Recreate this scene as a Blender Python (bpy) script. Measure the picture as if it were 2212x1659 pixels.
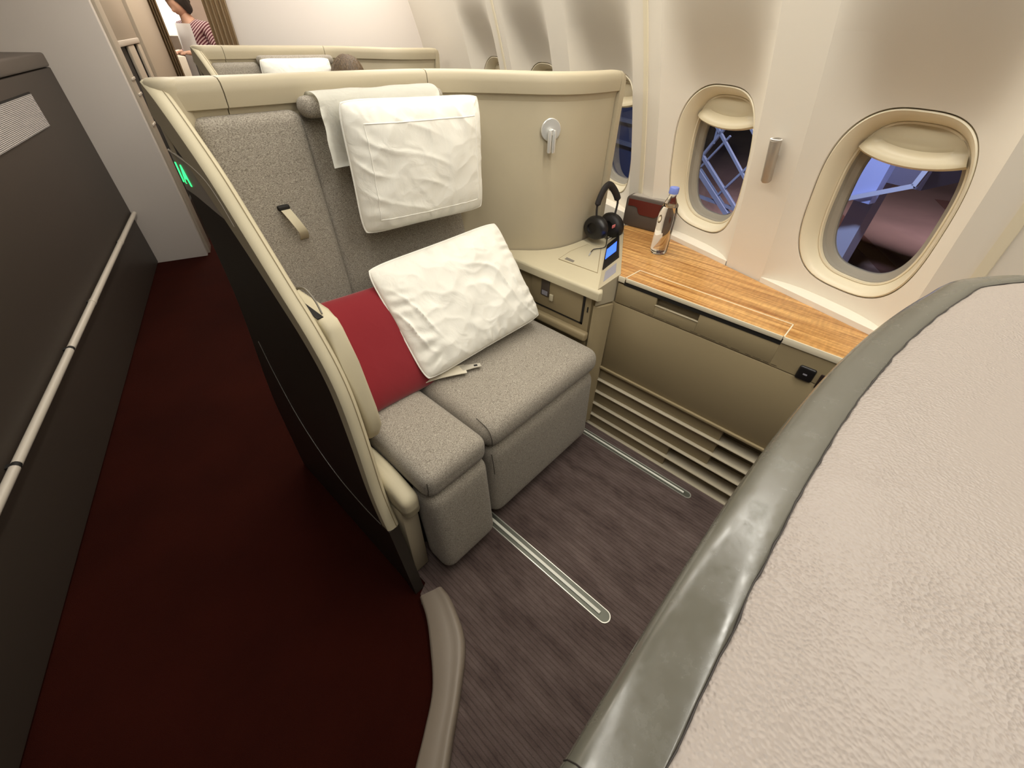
import bpy, bmesh, math, random
import numpy as np
from mathutils import Vector, Matrix, noise

# ------------------------------------------------------------------ clear
for o in list(bpy.data.objects): bpy.data.objects.remove(o, do_unlink=True)
SC = bpy.context.scene
COL = SC.collection
random.seed(7)
# cabin frame: suite axes are X (towards the windows), Y (towards the backrest), Z up.
# the fuselage runs at 19.61 degrees to the suite: AU along the cabin, AT across it
AA = 0.342253427
AU = Vector((math.sin(AA), math.cos(AA), 0)); AT = Vector((math.cos(AA), -math.sin(AA), 0))
def F(t, a, z): 
    p = AT*t + AU*a
    return Vector((p.x, p.y, z))

# ------------------------------------------------------------------ camera
cam = bpy.data.cameras.new('camera'); cam.sensor_width = 36; cam.sensor_fit = 'HORIZONTAL'
cam.lens = 893.148*36/2212; cam.clip_start = 0.01; cam.clip_end = 300
co = bpy.data.objects.new('camera', cam); COL.objects.link(co); SC.camera = co
def rot3(ax, t):
    return np.array(Matrix.Rotation(t, 3, ax))
B0 = np.array([[1,0,0],[0,0,-1],[0,1,0.]])
RW = rot3('Z', .032537713) @ rot3('X', .704561358) @ B0 @ rot3('Z', .847344224)
m = Matrix.Identity(4)
for i in range(3):
    m[i][0] = RW[0][i]; m[i][1] = -RW[1][i]; m[i][2] = -RW[2][i]
m.translation = Vector((0, 0, 1.3))
co.matrix_world = m

# ------------------------------------------------------------------ world, lights, exposure
w = bpy.data.worlds.new('night'); SC.world = w; w.use_nodes = True
w.node_tree.nodes['Background'].inputs[0].default_value = (.10, .14, .30, 1)
w.node_tree.nodes['Background'].inputs[1].default_value = .012
SC.view_settings.view_transform = 'Standard'; SC.view_settings.look = 'None'
SC.view_settings.gamma = 1; SC.view_settings.use_curve_mapping = False
SC.view_settings.exposure = 0.0
def area(name, loc, direction, sx, sy, power, col, up=None):
    l = bpy.data.lights.new(name, 'AREA'); l.shape = 'RECTANGLE'; l.size = sx; l.size_y = sy
    l.energy = power; l.color = col
    o = bpy.data.objects.new(name, l); COL.objects.link(o)
    z = -Vector(direction).normalized()
    y = AU if up is None else Vector(up)
    x = y.cross(z).normalized(); y = z.cross(x)
    mm = Matrix((x, y, z)).transposed().to_4x4(); mm.translation = loc
    o.matrix_world = mm
    return o
WARM = (1, .957, .868)
area('ceiling_strip_light', F(-.02, 1.6, 2.06), (AT*.25 + Vector((0, 0, -1))), .20, 5.2, 30, WARM)
area('cove_strip_light', F(.80, 1.7, 1.96), (AT*.12 + Vector((0, 0, -1))), .08, 5.6, 40, WARM)
area('aisle_strip_light', F(-.75, 1.6, 2.06), Vector((0, 0, -1)), .16, 5.2, 2.5, (1, .95, .88))
area('bulkhead_wash_light', F(.62, 3.25, 2.03), (AU*.75 + Vector((0, 0, -1))), .9, .06, 2, (1, .92, .98), up=AT)
area('passage_fill_light', F(-.25, 5.2, 2.05), Vector((0, 0, -1)), .3, 2.0, 20, (1, .93, .82))  # added lamp without a fitting, brightens the passage and its curtains
area('galley_light', F(-.35, 7.6, 2.06), Vector((0, 0, -1)), .7, 1.4, 45, (1, .95, .85))
area('apron_ground_fill', F(13, 5, 7), (AT*.45 + Vector((0, 0, -1))), 2, 2, 1500, (1, .80, .76)).data.spread = math.radians(95)  # added lamp with no mast, put in to brighten the apron ground
area('outside_fill_light', F(5, 4, 6), (AT*1.0 + AU*.2 + Vector((0, 0, -.75))), 1, 1, 1000, (.78, .84, 1)).data.spread = math.radians(120)  # added unseen lamp that lights the lattice and bridge panels

# ------------------------------------------------------------------ materials
def s2l(c): 
    return tuple((x/12.92 if x <= .04045 else ((x+.055)/1.055)**2.4) for x in [v/255 for v in c])
MATS = {}
def mat(name, rgb, rough=.5, metal=0, spec=.5, emit=None, es=0, coat=0, var=0, vscale=8, bump=0, bscale=200, btype='NOISE', stretch=(1,1,1), sheen=0):
    m = bpy.data.materials.new(name); m.use_nodes = True
    nt = m.node_tree; b = nt.nodes['Principled BSDF']
    c = s2l(rgb) + (1,)
    b.inputs['Base Color'].default_value = c; b.inputs['Roughness'].default_value = rough
    b.inputs['Metallic'].default_value = metal; b.inputs['Specular IOR Level'].default_value = spec
    b.inputs['Coat Weight'].default_value = coat
    if sheen: b.inputs['Sheen Weight'].default_value = sheen
    if emit: 
        b.inputs['Emission Color'].default_value = s2l(emit)+(1,); b.inputs['Emission Strength'].default_value = es
    tc = nt.nodes.new('ShaderNodeTexCoord'); mp = nt.nodes.new('ShaderNodeMapping')
    mp.inputs['Scale'].default_value = stretch
    nt.links.new(tc.outputs['Object'], mp.inputs['Vector'])
    if var:
        n = nt.nodes.new('ShaderNodeTexNoise'); n.inputs['Scale'].default_value = vscale; n.inputs['Detail'].default_value = 4
        nt.links.new(mp.outputs[0], n.inputs['Vector'])
        r = nt.nodes.new('ShaderNodeValToRGB')
        lo = tuple(x*(1-var) for x in c[:3])+(1,); hi = tuple(min(1, x*(1+var)) for x in c[:3])+(1,)
        r.color_ramp.elements[0].color = lo; r.color_ramp.elements[0].position = .3
        r.color_ramp.elements[1].color = hi; r.color_ramp.elements[1].position = .7
        nt.links.new(n.outputs['Fac'], r.inputs[0]); nt.links.new(r.outputs[0], b.inputs['Base Color'])
    if bump:
        if btype == 'NOISE':
            t = nt.nodes.new('ShaderNodeTexNoise'); t.inputs['Scale'].default_value = bscale; t.inputs['Detail'].default_value = 3; out = t.outputs['Fac']
        else:
            t = nt.nodes.new('ShaderNodeTexVoronoi'); t.inputs['Scale'].default_value = bscale; out = t.outputs['Distance']
        nt.links.new(mp.outputs[0], t.inputs['Vector'])
        bn = nt.nodes.new('ShaderNodeBump'); bn.inputs['Strength'].default_value = 1; bn.inputs['Distance'].default_value = bump
        nt.links.new(out, bn.inputs['Height']); nt.links.new(bn.outputs[0], b.inputs['Normal'])
    MATS[name] = m
    return m
def N(nt, t, **k):
    n = nt.nodes.new(t)
    for a, v in k.items(): setattr(n, a, v)
    return n

cream = mat('cream_vinyl', (180, 169, 144), .5, spec=.35, var=.03, vscale=5, bump=.00012, bscale=900)
cream_soft = mat('cream_padding', (198, 188, 160), .55, spec=.35, var=.03, vscale=6, bump=.00015, bscale=700)
taupe = mat('taupe_laminate', (152, 137, 106), .42, spec=.4, var=.03, vscale=4)
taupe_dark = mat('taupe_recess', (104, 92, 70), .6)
wallmat = mat('sidewall_ivory', (231, 223, 208), .48, spec=.3, bump=.00006, bscale=1400)
bezelmat = mat('bezel_ivory', (230, 219, 192), .35, spec=.4)
sealmat = mat('window_seal_grey', (158, 152, 140), .5)
shademat = mat('shade_ivory', (216, 203, 172), .3, spec=.5)
whitewall = mat('bulkhead_white', (222, 214, 206), .6, spec=.25, bump=.00005, bscale=1200)
ceilmat = mat('ceiling_white', (235, 228, 220), .6)
darkshell = mat('dark_bronze_shell', (50, 44, 38), .45, spec=.4, var=.06, vscale=3)
greyplaque = mat('grey_plaque', (128, 122, 112), .4, spec=.4)
trimlight = mat('pale_trim', (205, 196, 182), .35, spec=.5)
darkgap = mat('dark_gap', (22, 19, 16), .7)
silver = mat('brushed_silver', (224, 224, 220), .32, metal=.5)
steel = mat('track_steel', (222, 222, 212), .3, metal=.55)
steel_dark = mat('track_channel', (100, 102, 92), .4, metal=.4)
blackplastic = mat('black_plastic', (26, 24, 24), .38, spec=.5)
blacksoft = mat('black_padding', (34, 31, 31), .6)
pinktag = mat('pink_tag', (214, 120, 118), .6)
bluecap = mat('blue_cap', (122, 140, 214), .4)
boxmat = mat('taupe_case', (84, 74, 66), .55, spec=.35, bump=.0001, bscale=900)
boxlid = mat('case_lid_grey', (158, 150, 140), .5)
burgundy = mat('burgundy_leather', (92, 34, 24), .42, spec=.4)
redcush = mat('red_cushion_cloth', (132, 32, 40), .85, spec=.2, sheen=.3, bump=.0002, bscale=1500)
skin = mat('skin', (222, 176, 150), .55)
hairbrown = mat('brown_hair', (88, 70, 48), .5, var=.5, vscale=50, stretch=(3,3,.5), bump=.004, bscale=60)
hairblack = mat('black_hair', (26, 20, 18), .45, var=.3, vscale=40, stretch=(3,3,.4))
whitecloth = mat('white_apron_cloth', (244, 240, 236), .8)
curtainmat = mat('beige_curtain', (188, 168, 138), .85, var=.10, vscale=14, stretch=(6,6,.5))
pinkwall = mat('pinkish_passage_wall', (212, 194, 178), .6)
rackmat = mat('passage_cabinet_beige', (178, 167, 150), .55)
greenlamp = mat('green_numeral_glow', (60, 225, 120), .4, emit=(50, 235, 120), es=2.2)
bluescreen = mat('blue_screen_glow', (60, 100, 240), .3, emit=(70, 115, 255), es=1.3)
greyscreen = mat('grey_touch_pad', (150, 148, 158), .35)
greysill = mat('grey_sill', (138, 126, 112), .42, spec=.45)
darkrubber = mat('dark_rubber', (40, 34, 30), .6)
concrete = mat('apron_concrete', (120, 98, 96), .9, var=.25, vscale=.25)
trussmat = mat('truss_paint', (122, 132, 158), .6)
bridgemat = mat('bridge_panel', (105, 118, 165), .6)
asphaltline = mat('apron_line', (92, 60, 56), .9)
deskedge = mat('ivory_edge', (226, 216, 190), .4)
beltweb = mat('cream_belt_webbing', (226, 218, 198), .75, bump=.0002, bscale=900)

def cloth_white(name, rgb):
    m = mat(name, rgb, .8, spec=.2, sheen=.1); nt = m.node_tree; b = nt.nodes['Principled BSDF']
    tc = nt.nodes['Texture Coordinate']
    n1 = N(nt, 'ShaderNodeTexNoise'); n1.inputs['Scale'].default_value = 16; n1.inputs['Detail'].default_value = 5; n1.inputs['Distortion'].default_value = 1.2
    nt.links.new(tc.outputs['Object'], n1.inputs['Vector'])
    bn = N(nt, 'ShaderNodeBump'); bn.inputs['Distance'].default_value = .006; bn.inputs['Strength'].default_value = .6
    nt.links.new(n1.outputs['Fac'], bn.inputs['Height']); nt.links.new(bn.outputs[0], b.inputs['Normal'])
    return m
pillowmat = cloth_white('white_pillow_cloth', (240, 238, 228))
pillowpipe = mat('white_piping', (246, 244, 236), .7)

def fabric(name, a, bcol):
    m = mat(name, a, .9, spec=.15, sheen=.15); nt = m.node_tree; b = nt.nodes['Principled BSDF']
    tc = nt.nodes['Texture Coordinate']
    mp = N(nt, 'ShaderNodeMapping'); mp.inputs['Scale'].default_value = (1, 1.6, 2.2)
    nt.links.new(tc.outputs['Object'], mp.inputs[0])
    n = N(nt, 'ShaderNodeTexNoise'); n.inputs['Scale'].default_value = 320; n.inputs['Detail'].default_value = 3; n.inputs['Roughness'].default_value = .7
    nt.links.new(mp.outputs[0], n.inputs['Vector'])
    r = N(nt, 'ShaderNodeValToRGB'); r.color_ramp.elements[0].position = .36; r.color_ramp.elements[1].position = .66
    r.color_ramp.elements[0].color = s2l(a)+(1,); r.color_ramp.elements[1].color = s2l(bcol)+(1,)
    nt.links.new(n.outputs['Fac'], r.inputs[0]); nt.links.new(r.outputs[0], b.inputs['Base Color'])
    bn = N(nt, 'ShaderNodeBump'); bn.inputs['Distance'].default_value = .0012; bn.inputs['Strength'].default_value = .6
    nt.links.new(n.outputs['Fac'], bn.inputs['Height']); nt.links.new(bn.outputs[0], b.inputs['Normal'])
    return m
fab = fabric('grey_marl_fabric', (112, 105, 95), (190, 182, 168))

def carpet_brown():
    m = mat('brown_ribbed_carpet', (84, 70, 66), .95, spec=.1); nt = m.node_tree; b = nt.nodes['Principled BSDF']
    tc = nt.nodes['Texture Coordinate']
    n = N(nt, 'ShaderNodeTexNoise'); n.inputs['Scale'].default_value = 6; n.inputs['Detail'].default_value = 9; n.inputs['Roughness'].default_value = .68
    mpc = N(nt, 'ShaderNodeMapping'); mpc.inputs['Scale'].default_value = (3.2, .9, 1); nt.links.new(tc.outputs['Object'], mpc.inputs[0])
    nt.links.new(mpc.outputs[0], n.inputs['Vector'])
    r = N(nt, 'ShaderNodeValToRGB'); r.color_ramp.elements[0].position = .33; r.color_ramp.elements[1].position = .72
    r.color_ramp.elements[0].color = s2l((78, 65, 62))+(1,); r.color_ramp.elements[1].color = s2l((120, 105, 100))+(1,)
    nt.links.new(n.outputs['Fac'], r.inputs[0])
    wv = N(nt, 'ShaderNodeTexWave'); wv.bands_direction = 'X'; wv.inputs['Scale'].default_value = 26; wv.inputs['Distortion'].default_value = .6; wv.inputs['Detail'].default_value = 2; wv.inputs['Detail Scale'].default_value = 6
    nt.links.new(tc.outputs['Object'], wv.inputs['Vector'])
    rr = N(nt, 'ShaderNodeValToRGB'); rr.color_ramp.elements[0].position = 0; rr.color_ramp.elements[0].color = (.62, .62, .62, 1)
    rr.color_ramp.elements[1].position = .22; rr.color_ramp.elements[1].color = (1, 1, 1, 1)
    nt.links.new(wv.outputs['Fac'], rr.inputs[0])
    mx = N(nt, 'ShaderNodeMix', data_type='RGBA', blend_type='MULTIPLY'); mx.inputs[0].default_value = .8
    nt.links.new(r.outputs[0], mx.inputs[6]); nt.links.new(rr.outputs[0], mx.inputs[7]); nt.links.new(mx.outputs[2], b.inputs['Base Color'])
    n2 = N(nt, 'ShaderNodeTexNoise'); n2.inputs['Scale'].default_value = 500
    nt.links.new(tc.outputs['Object'], n2.inputs['Vector'])
    bn = N(nt, 'ShaderNodeBump'); bn.inputs['Distance'].default_value = .002
    nt.links.new(n2.outputs['Fac'], bn.inputs['Height']); nt.links.new(bn.outputs[0], b.inputs['Normal'])
    return m
carpet = carpet_brown()
redcarpet = mat('dark_red_carpet', (46, 13, 6), .95, spec=.08, var=.18, vscale=3, bump=.002, bscale=500)

def wood():
    m = mat('figured_veneer', (196, 140, 76), .34, spec=.45, coat=.15); nt = m.node_tree; b = nt.nodes['Principled BSDF']
    tc = nt.nodes['Texture Coordinate']
    mp = N(nt, 'ShaderNodeMapping'); mp.inputs['Scale'].default_value = (75, 2.6, 20)
    nt.links.new(tc.outputs['Object'], mp.inputs[0])
    n = N(nt, 'ShaderNodeTexNoise'); n.inputs['Scale'].default_value = 1; n.inputs['Detail'].default_value = 6; n.inputs['Roughness'].default_value = .62; n.inputs['Distortion'].default_value = .35
    nt.links.new(mp.outputs[0], n.inputs['Vector'])
    r = N(nt, 'ShaderNodeValToRGB'); r.color_ramp.elements[0].position = .32; r.color_ramp.elements[1].position = .68
    r.color_ramp.elements[0].color = s2l((148, 90, 38))+(1,); r.color_ramp.elements[1].color = s2l((236, 186, 116))+(1,)
    nt.links.new(n.outputs['Fac'], r.inputs[0])
    mp2 = N(nt, 'ShaderNodeMapping'); mp2.inputs['Scale'].default_value = (26, 120, 20); mp2.inputs['Rotation'].default_value = (0, 0, .35)
    nt.links.new(tc.outputs['Object'], mp2.inputs[0])
    n2 = N(nt, 'ShaderNodeTexNoise'); n2.inputs['Scale'].default_value = 1; n2.inputs['Detail'].default_value = 3
    nt.links.new(mp2.outputs[0], n2.inputs['Vector'])
    r2 = N(nt, 'ShaderNodeValToRGB'); r2.color_ramp.elements[0].position = .3; r2.color_ramp.elements[1].position = .7
    r2.color_ramp.elements[0].color = (.76, .76, .76, 1); r2.color_ramp.elements[1].color = (1, 1, 1, 1)
    nt.links.new(n2.outputs['Fac'], r2.inputs[0])
    mx = N(nt, 'ShaderNodeMix', data_type='RGBA', blend_type='MULTIPLY'); mx.inputs[0].default_value = 1
    nt.links.new(r.outputs[0], mx.inputs[6]); nt.links.new(r2.outputs[0], mx.inputs[7]); nt.links.new(mx.outputs[2], b.inputs['Base Color'])
    return m
woodmat = wood()

def leather():
    m = mat('pebbled_leather', (153, 143, 135), .36, spec=.45); nt = m.node_tree; b = nt.nodes['Principled BSDF']
    tc = nt.nodes['Texture Coordinate']
    d = N(nt, 'ShaderNodeTexNoise'); d.inputs['Scale'].default_value = 90; d.inputs['Detail'].default_value = 2
    nt.links.new(tc.outputs['Object'], d.inputs['Vector'])
    ad = N(nt, 'ShaderNodeVectorMath', operation='MULTIPLY_ADD'); ad.inputs[1].default_value = (.0025, .0025, .0025)
    nt.links.new(d.outputs['Color'], ad.inputs[0]); nt.links.new(tc.outputs['Object'], ad.inputs[2])
    v = N(nt, 'ShaderNodeTexVoronoi', feature='SMOOTH_F1'); v.inputs['Smoothness'].default_value = .6; v.inputs['Scale'].default_value = 680
    nt.links.new(ad.outputs[0], v.inputs['Vector'])
    rm = N(nt, 'ShaderNodeMapRange'); rm.inputs[1].default_value = .1; rm.inputs[2].default_value = .75
    nt.links.new(v.outputs['Distance'], rm.inputs[0])
    msk = N(nt, 'ShaderNodeTexNoise'); msk.inputs['Scale'].default_value = 14; msk.inputs['Detail'].default_value = 2
    nt.links.new(tc.outputs['Object'], msk.inputs['Vector'])
    mr = N(nt, 'ShaderNodeMapRange'); mr.inputs[1].default_value = .38; mr.inputs[2].default_value = .62; mr.inputs[3].default_value = .4; mr.inputs[4].default_value = 1
    nt.links.new(msk.outputs['Fac'], mr.inputs[0])
    mu = N(nt, 'ShaderNodeMath', operation='MULTIPLY'); nt.links.new(rm.outputs[0], mu.inputs[0]); nt.links.new(mr.outputs[0], mu.inputs[1])
    bn = N(nt, 'ShaderNodeBump'); bn.inputs['Distance'].default_value = .00045; bn.inputs['Strength'].default_value = .8
    nt.links.new(mu.outputs[0], bn.inputs['Height']); nt.links.new(bn.outputs[0], b.inputs['Normal'])
    return m
leathermat = leather()
def gloss_edge():
    m = mat('worn_glossy_edge', (92, 90, 81), .22, spec=.6); nt = m.node_tree; b = nt.nodes['Principled BSDF']
    tc = nt.nodes['Texture Coordinate']
    n = N(nt, 'ShaderNodeTexNoise'); n.inputs['Scale'].default_value = 90; n.inputs['Detail'].default_value = 8; n.inputs['Roughness'].default_value = .7
    nt.links.new(tc.outputs['Object'], n.inputs['Vector'])
    r = N(nt, 'ShaderNodeMapRange'); r.inputs[1].default_value = .35; r.inputs[2].default_value = .7; r.inputs[3].default_value = .12; r.inputs[4].default_value = .34
    nt.links.new(n.outputs['Fac'], r.inputs[0]); nt.links.new(r.outputs[0], b.inputs['Roughness'])
    bn = N(nt, 'ShaderNodeBump'); bn.inputs['Distance'].default_value = .00007; bn.inputs['Strength'].default_value = .5
    nt.links.new(n.outputs['Fac'], bn.inputs['Height']); nt.links.new(bn.outputs[0], b.inputs['Normal'])
    return m
edgemat = gloss_edge()
def glass(name, tint, ior_spec=.05, rough=0):
    m = bpy.data.materials.new(name); m.use_nodes = True; nt = m.node_tree
    for n in list(nt.nodes): nt.nodes.remove(n)
    o = N(nt, 'ShaderNodeOutputMaterial'); t = N(nt, 'ShaderNodeBsdfTransparent'); g = N(nt, 'ShaderNodeBsdfGlossy'); mx = N(nt, 'ShaderNodeMixShader')
    t.inputs[0].default_value = tint + (1,); g.inputs['Roughness'].default_value = rough
    lw = N(nt, 'ShaderNodeFresnel'); lw.inputs[0].default_value = 1.22
    nt.links.new(lw.outputs[0], mx.inputs[0]); nt.links.new(t.outputs[0], mx.inputs[1]); nt.links.new(g.outputs[0], mx.inputs[2]); nt.links.new(mx.outputs[0], o.inputs[0])
    return m
paneglass = glass('window_glass', (.86, .88, .95))
def clear_plastic(name, ior, rough=0, col=(1, 1, 1)):
    m = mat(name, (255, 255, 255), rough, spec=.5); b = m.node_tree.nodes['Principled BSDF']
    b.inputs['Base Color'].default_value = col + (1,)
    b.inputs['Transmission Weight'].default_value = 1; b.inputs['IOR'].default_value = ior
    return m
watermat = clear_plastic('water', 1.33)
bottlemat = clear_plastic('bottle_plastic', 1.2, .02)
def stripes():
    m = mat('maroon_striped_cloth', (110, 50, 62), .85); nt = m.node_tree; b = nt.nodes['Principled BSDF']
    tc = nt.nodes['Texture Coordinate']
    wv = N(nt, 'ShaderNodeTexWave'); wv.bands_direction = 'Z'; wv.inputs['Scale'].default_value = 17; wv.inputs['Distortion'].default_value = .4
    mp = N(nt, 'ShaderNodeMapping'); mp.inputs['Rotation'].default_value = (.5, .5, 0)
    nt.links.new(tc.outputs['Object'], mp.inputs[0]); nt.links.new(mp.outputs[0], wv.inputs['Vector'])
    r = N(nt, 'ShaderNodeValToRGB'); r.color_ramp.interpolation = 'CONSTANT'
    r.color_ramp.elements[0].color = s2l((104, 48, 60))+(1,); r.color_ramp.elements[1].position = .55; r.color_ramp.elements[1].color = s2l((214, 190, 190))+(1,)
    nt.links.new(wv.outputs['Fac'], r.inputs[0]); nt.links.new(r.outputs[0], b.inputs['Base Color'])
    return m
stripemat = stripes()
def mesh_weave():
    m = mat('ribbed_white_panel', (196, 190, 186), .6); nt = m.node_tree; b = nt.nodes['Principled BSDF']
    tc = nt.nodes['Texture Coordinate']
    wv = N(nt, 'ShaderNodeTexWave'); wv.bands_direction = 'Z'; wv.inputs['Scale'].default_value = 60
    nt.links.new(tc.outputs['Object'], wv.inputs['Vector'])
    bn = N(nt, 'ShaderNodeBump'); bn.inputs['Distance'].default_value = .002
    nt.links.new(wv.outputs['Fac'], bn.inputs['Height']); nt.links.new(bn.outputs[0], b.inputs['Normal'])
    return m
weavemat = mesh_weave()

# ------------------------------------------------------------------ mesh helpers
def obj(name, bm, material, parent=None, ang=38, smooth=True):
    bmesh.ops.recalc_face_normals(bm, faces=bm.faces)
    if smooth:
        th = math.radians(ang)
        for f in bm.faces: f.smooth = True
        for e in bm.edges:
            if len(e.link_faces) == 2 and e.calc_face_angle(0) > th: e.smooth = False
    me = bpy.data.meshes.new(name); bm.to_mesh(me); bm.free()
    o = bpy.data.objects.new(name, me); COL.objects.link(o)
    if material: me.materials.append(material)
    if parent:
        o.parent = parent; o.matrix_parent_inverse = Matrix.Translation(-rootloc(parent))
    return o
def rootloc(p): return p.location.copy()
def tag(o, label, cat, group=None):
    o['label'] = label; o['category'] = cat
    if group: o['group'] = group
    return o
def thing(name, label, cat, loc=(0, 0, 0), group=None):
    o = bpy.data.objects.new(name, None); COL.objects.link(o); o.location = loc; o.empty_display_size = .05
    return tag(o, label, cat, group)
def struct(o): o['kind'] = 'structure'; return o
def rebase(o):
    me = o.data; vs = [v.co.copy() for v in me.vertices]
    lo = [min(v[i] for v in vs) for i in range(3)]; hi = [max(v[i] for v in vs) for i in range(3)]
    c = Vector(((lo[0]+hi[0])/2, (lo[1]+hi[1])/2, lo[2]))
    me.transform(Matrix.Translation(-c)); o.location = c
    return o
def one(name, bm, material, label, cat, group=None, **k):
    return tag(obj(name, bm, material, **k), label, cat, group)
def loft(rings, closed=True, caps=True, bm=None):
    bm = bm or bmesh.new()
    vr = [[bm.verts.new(p) for p in r] for r in rings]
    n = len(vr[0])
    for a, b in zip(vr[:-1], vr[1:]):
        for i in range(n if closed else n-1):
            j = (i+1) % n
            bm.faces.new((a[i], a[j], b[j], b[i]))
    if caps and closed:
        try: bm.faces.new(list(reversed(vr[0]))); bm.faces.new(vr[-1])
        except ValueError: pass
    return bm
def box(x0, x1, y0, y1, z0, z1, bev=0, seg=2, bm=None):
    bm = bm or bmesh.new()
    r = bmesh.ops.create_cube(bm, size=1)
    for v in r['verts']:
        v.co = Vector(((x0+x1)/2+v.co.x*(x1-x0), (y0+y1)/2+v.co.y*(y1-y0), (z0+z1)/2+v.co.z*(z1-z0)))
    if bev:
        es = list({e for v in r['verts'] for e in v.link_edges})
        bmesh.ops.bevel(bm, geom=es, offset=bev, segments=seg, affect='EDGES', profile=.5)
    return bm
def fbox(t0, t1, a0, a1, z0, z1, bev=0, seg=2, bm=None):
    tmp = box(t0, t1, a0, a1, z0, z1, bev, seg)
    for v in tmp.verts: v.co = F(*v.co)
    if bm is None: return tmp
    me = bpy.data.meshes.new('t'); tmp.to_mesh(me); tmp.free(); bm.from_mesh(me); bpy.data.meshes.remove(me); return bm
def tube(path, r, seg=10, caps=True, closed=False, bm=None, flat=1.0):
    P = [Vector(p) for p in path]; rings = []; n = len(P); up = None
    rr = r if isinstance(r, (list, tuple)) else [r]*n
    for i in range(n):
        if closed: t = P[(i+1) % n]-P[i-1]
        else: t = P[min(i+1, n-1)]-P[max(i-1, 0)]
        t.normalize()
        if up is None: up = Vector((0, 0, 1)) if abs(t.z) < .9 else Vector((1, 0, 0))
        x = t.cross(up).normalized(); u = x.cross(t).normalized(); up = u
        rings.append([P[i] + (x*math.cos(2*math.pi*k/seg)*flat + u*math.sin(2*math.pi*k/seg))*rr[i] for k in range(seg)])
    if closed: rings.append(rings[0])
    return loft(rings, caps=caps and not closed, bm=bm)
def lathe(prof, seg=32, center=(0, 0, 0), bm=None, caps=True):
    c = Vector(center)
    rings = [[c + Vector((r*math.cos(2*math.pi*k/seg), r*math.sin(2*math.pi*k/seg), z)) for k in range(seg)] for r, z in prof]
    return loft(rings, caps=caps, bm=bm)
def spline(pts, n):
    P = [np.array(p, float) for p in pts]; P = [2*P[0]-P[1]] + P + [2*P[-1]-P[-2]]
    out = []; m = len(P)-3
    for i in range(n):
        s = i/(n-1)*m; k = min(int(s), m-1); t = s-k
        a, b, c, d = P[k:k+4]
        out.append(.5*((2*b)+(-a+c)*t+(2*a-5*b+4*c-d)*t*t+(-a+3*b-3*c+d)*t**3))
    return out
def rbox(x0, x1, y0, y1, z0, z1, r, seg=4, mid=6, fn=None):
    """rounded box with a subdivided surface; fn deforms each vertex"""
    h = ((x1-x0)/2, (y1-y0)/2, (z1-z0)/2); c = Vector(((x0+x1)/2, (y0+y1)/2, (z0+z1)/2))
    def axis(hh):
        a = [-hh + r*(1-math.cos(math.pi/2*i/seg)) for i in range(seg+1)]
        mdl = [-(hh-r) + 2*(hh-r)*i/mid for i in range(1, mid)]
        return a + mdl + [-x for x in reversed(a)]
    ax = [axis(hh) for hh in h]; n = len(ax[0])
    bm = bmesh.new(); V = {}
    def vert(i, j, k):
        if (i, j, k) in V: return V[(i, j, k)]
        p = Vector((ax[0][i], ax[1][j], ax[2][k]))
        q = Vector([max(-(h[d]-r), min(h[d]-r, p[d])) for d in range(3)])
        d = p-q
        if d.length > 1e-9: p = q + d.normalized()*r
        p = p + c
        if fn: p = Vector(fn(p))
        V[(i, j, k)] = bm.verts.new(p); return V[(i, j, k)]
    e = n-1
    for i in range(e):
        for j in range(e):
            for s in (0, e):
                for q in (((i, j, s), (i+1, j, s), (i+1, j+1, s), (i, j+1, s)), ((i, s, j), (i+1, s, j), (i+1, s, j+1), (i, s, j+1)), ((s, i, j), (s, i+1, j), (s, i+1, j+1), (s, i, j+1))):
                    try: bm.faces.new([vert(*t) for t in q])
                    except ValueError: pass
    return bm
def slab(poly, z0, z1, bev=0, seg=2):
    bm = bmesh.new()
    a = [bm.verts.new((x, y, z0)) for x, y in poly]; b = [bm.verts.new((x, y, z1)) for x, y in poly]
    n = len(poly)
    bot = bm.faces.new(list(reversed(a))); top = bm.faces.new(b)
    for i in range(n): bm.faces.new((a[i], a[(i+1) % n], b[(i+1) % n], b[i]))
    if bev: bmesh.ops.bevel(bm, geom=list(top.edges), offset=bev, segments=seg, affect='EDGES', profile=.5)
    return bm
def xslab(poly, x0, x1, bev=0, seg=2):
    """polygon given in (y, z), extruded along x"""
    bm = bmesh.new()
    a = [bm.verts.new((x0, y, z)) for y, z in poly]; b = [bm.verts.new((x1, y, z)) for y, z in poly]
    n = len(poly); fa = bm.faces.new(a); fb = bm.faces.new(list(reversed(b)))
    for i in range(n): bm.faces.new((a[i], b[i], b[(i+1) % n], a[(i+1) % n]))
    if bev: bmesh.ops.bevel(bm, geom=list(fa.edges)+list(fb.edges), offset=bev, segments=seg, affect='EDGES', profile=.5)
    return bm
def dup(root, shift, label, group=None, skip=()):
    r = root.copy(); COL.objects.link(r); r.location = root.location + shift; r['label'] = label
    if group: r['group'] = group
    for ch in list(root.children):
        if ch.name.split('.')[0] in skip: continue
        c = ch.copy(); COL.objects.link(c); c.parent = r; c.matrix_parent_inverse = ch.matrix_parent_inverse.copy()
        for g in ch.children:
            d = g.copy(); COL.objects.link(d); d.parent = c; d.matrix_parent_inverse = g.matrix_parent_inverse.copy()
    return r
def text(name, s, size, mtx, material, parent, depth=.0006):
    cu = bpy.data.curves.new('t', 'FONT'); cu.body = s; cu.size = size; cu.extrude = depth; cu.align_x = 'CENTER'; cu.align_y = 'CENTER'
    o = bpy.data.objects.new('t', cu); COL.objects.link(o)
    dg = bpy.context.evaluated_depsgraph_get(); me = bpy.data.meshes.new_from_object(o.evaluated_get(dg))
    bpy.data.objects.remove(o); bpy.data.curves.remove(cu)
    me.transform(mtx); bm = bmesh.new(); bm.from_mesh(me); bpy.data.meshes.remove(me)
    return obj(name, bm, material, parent, smooth=False)
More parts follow.
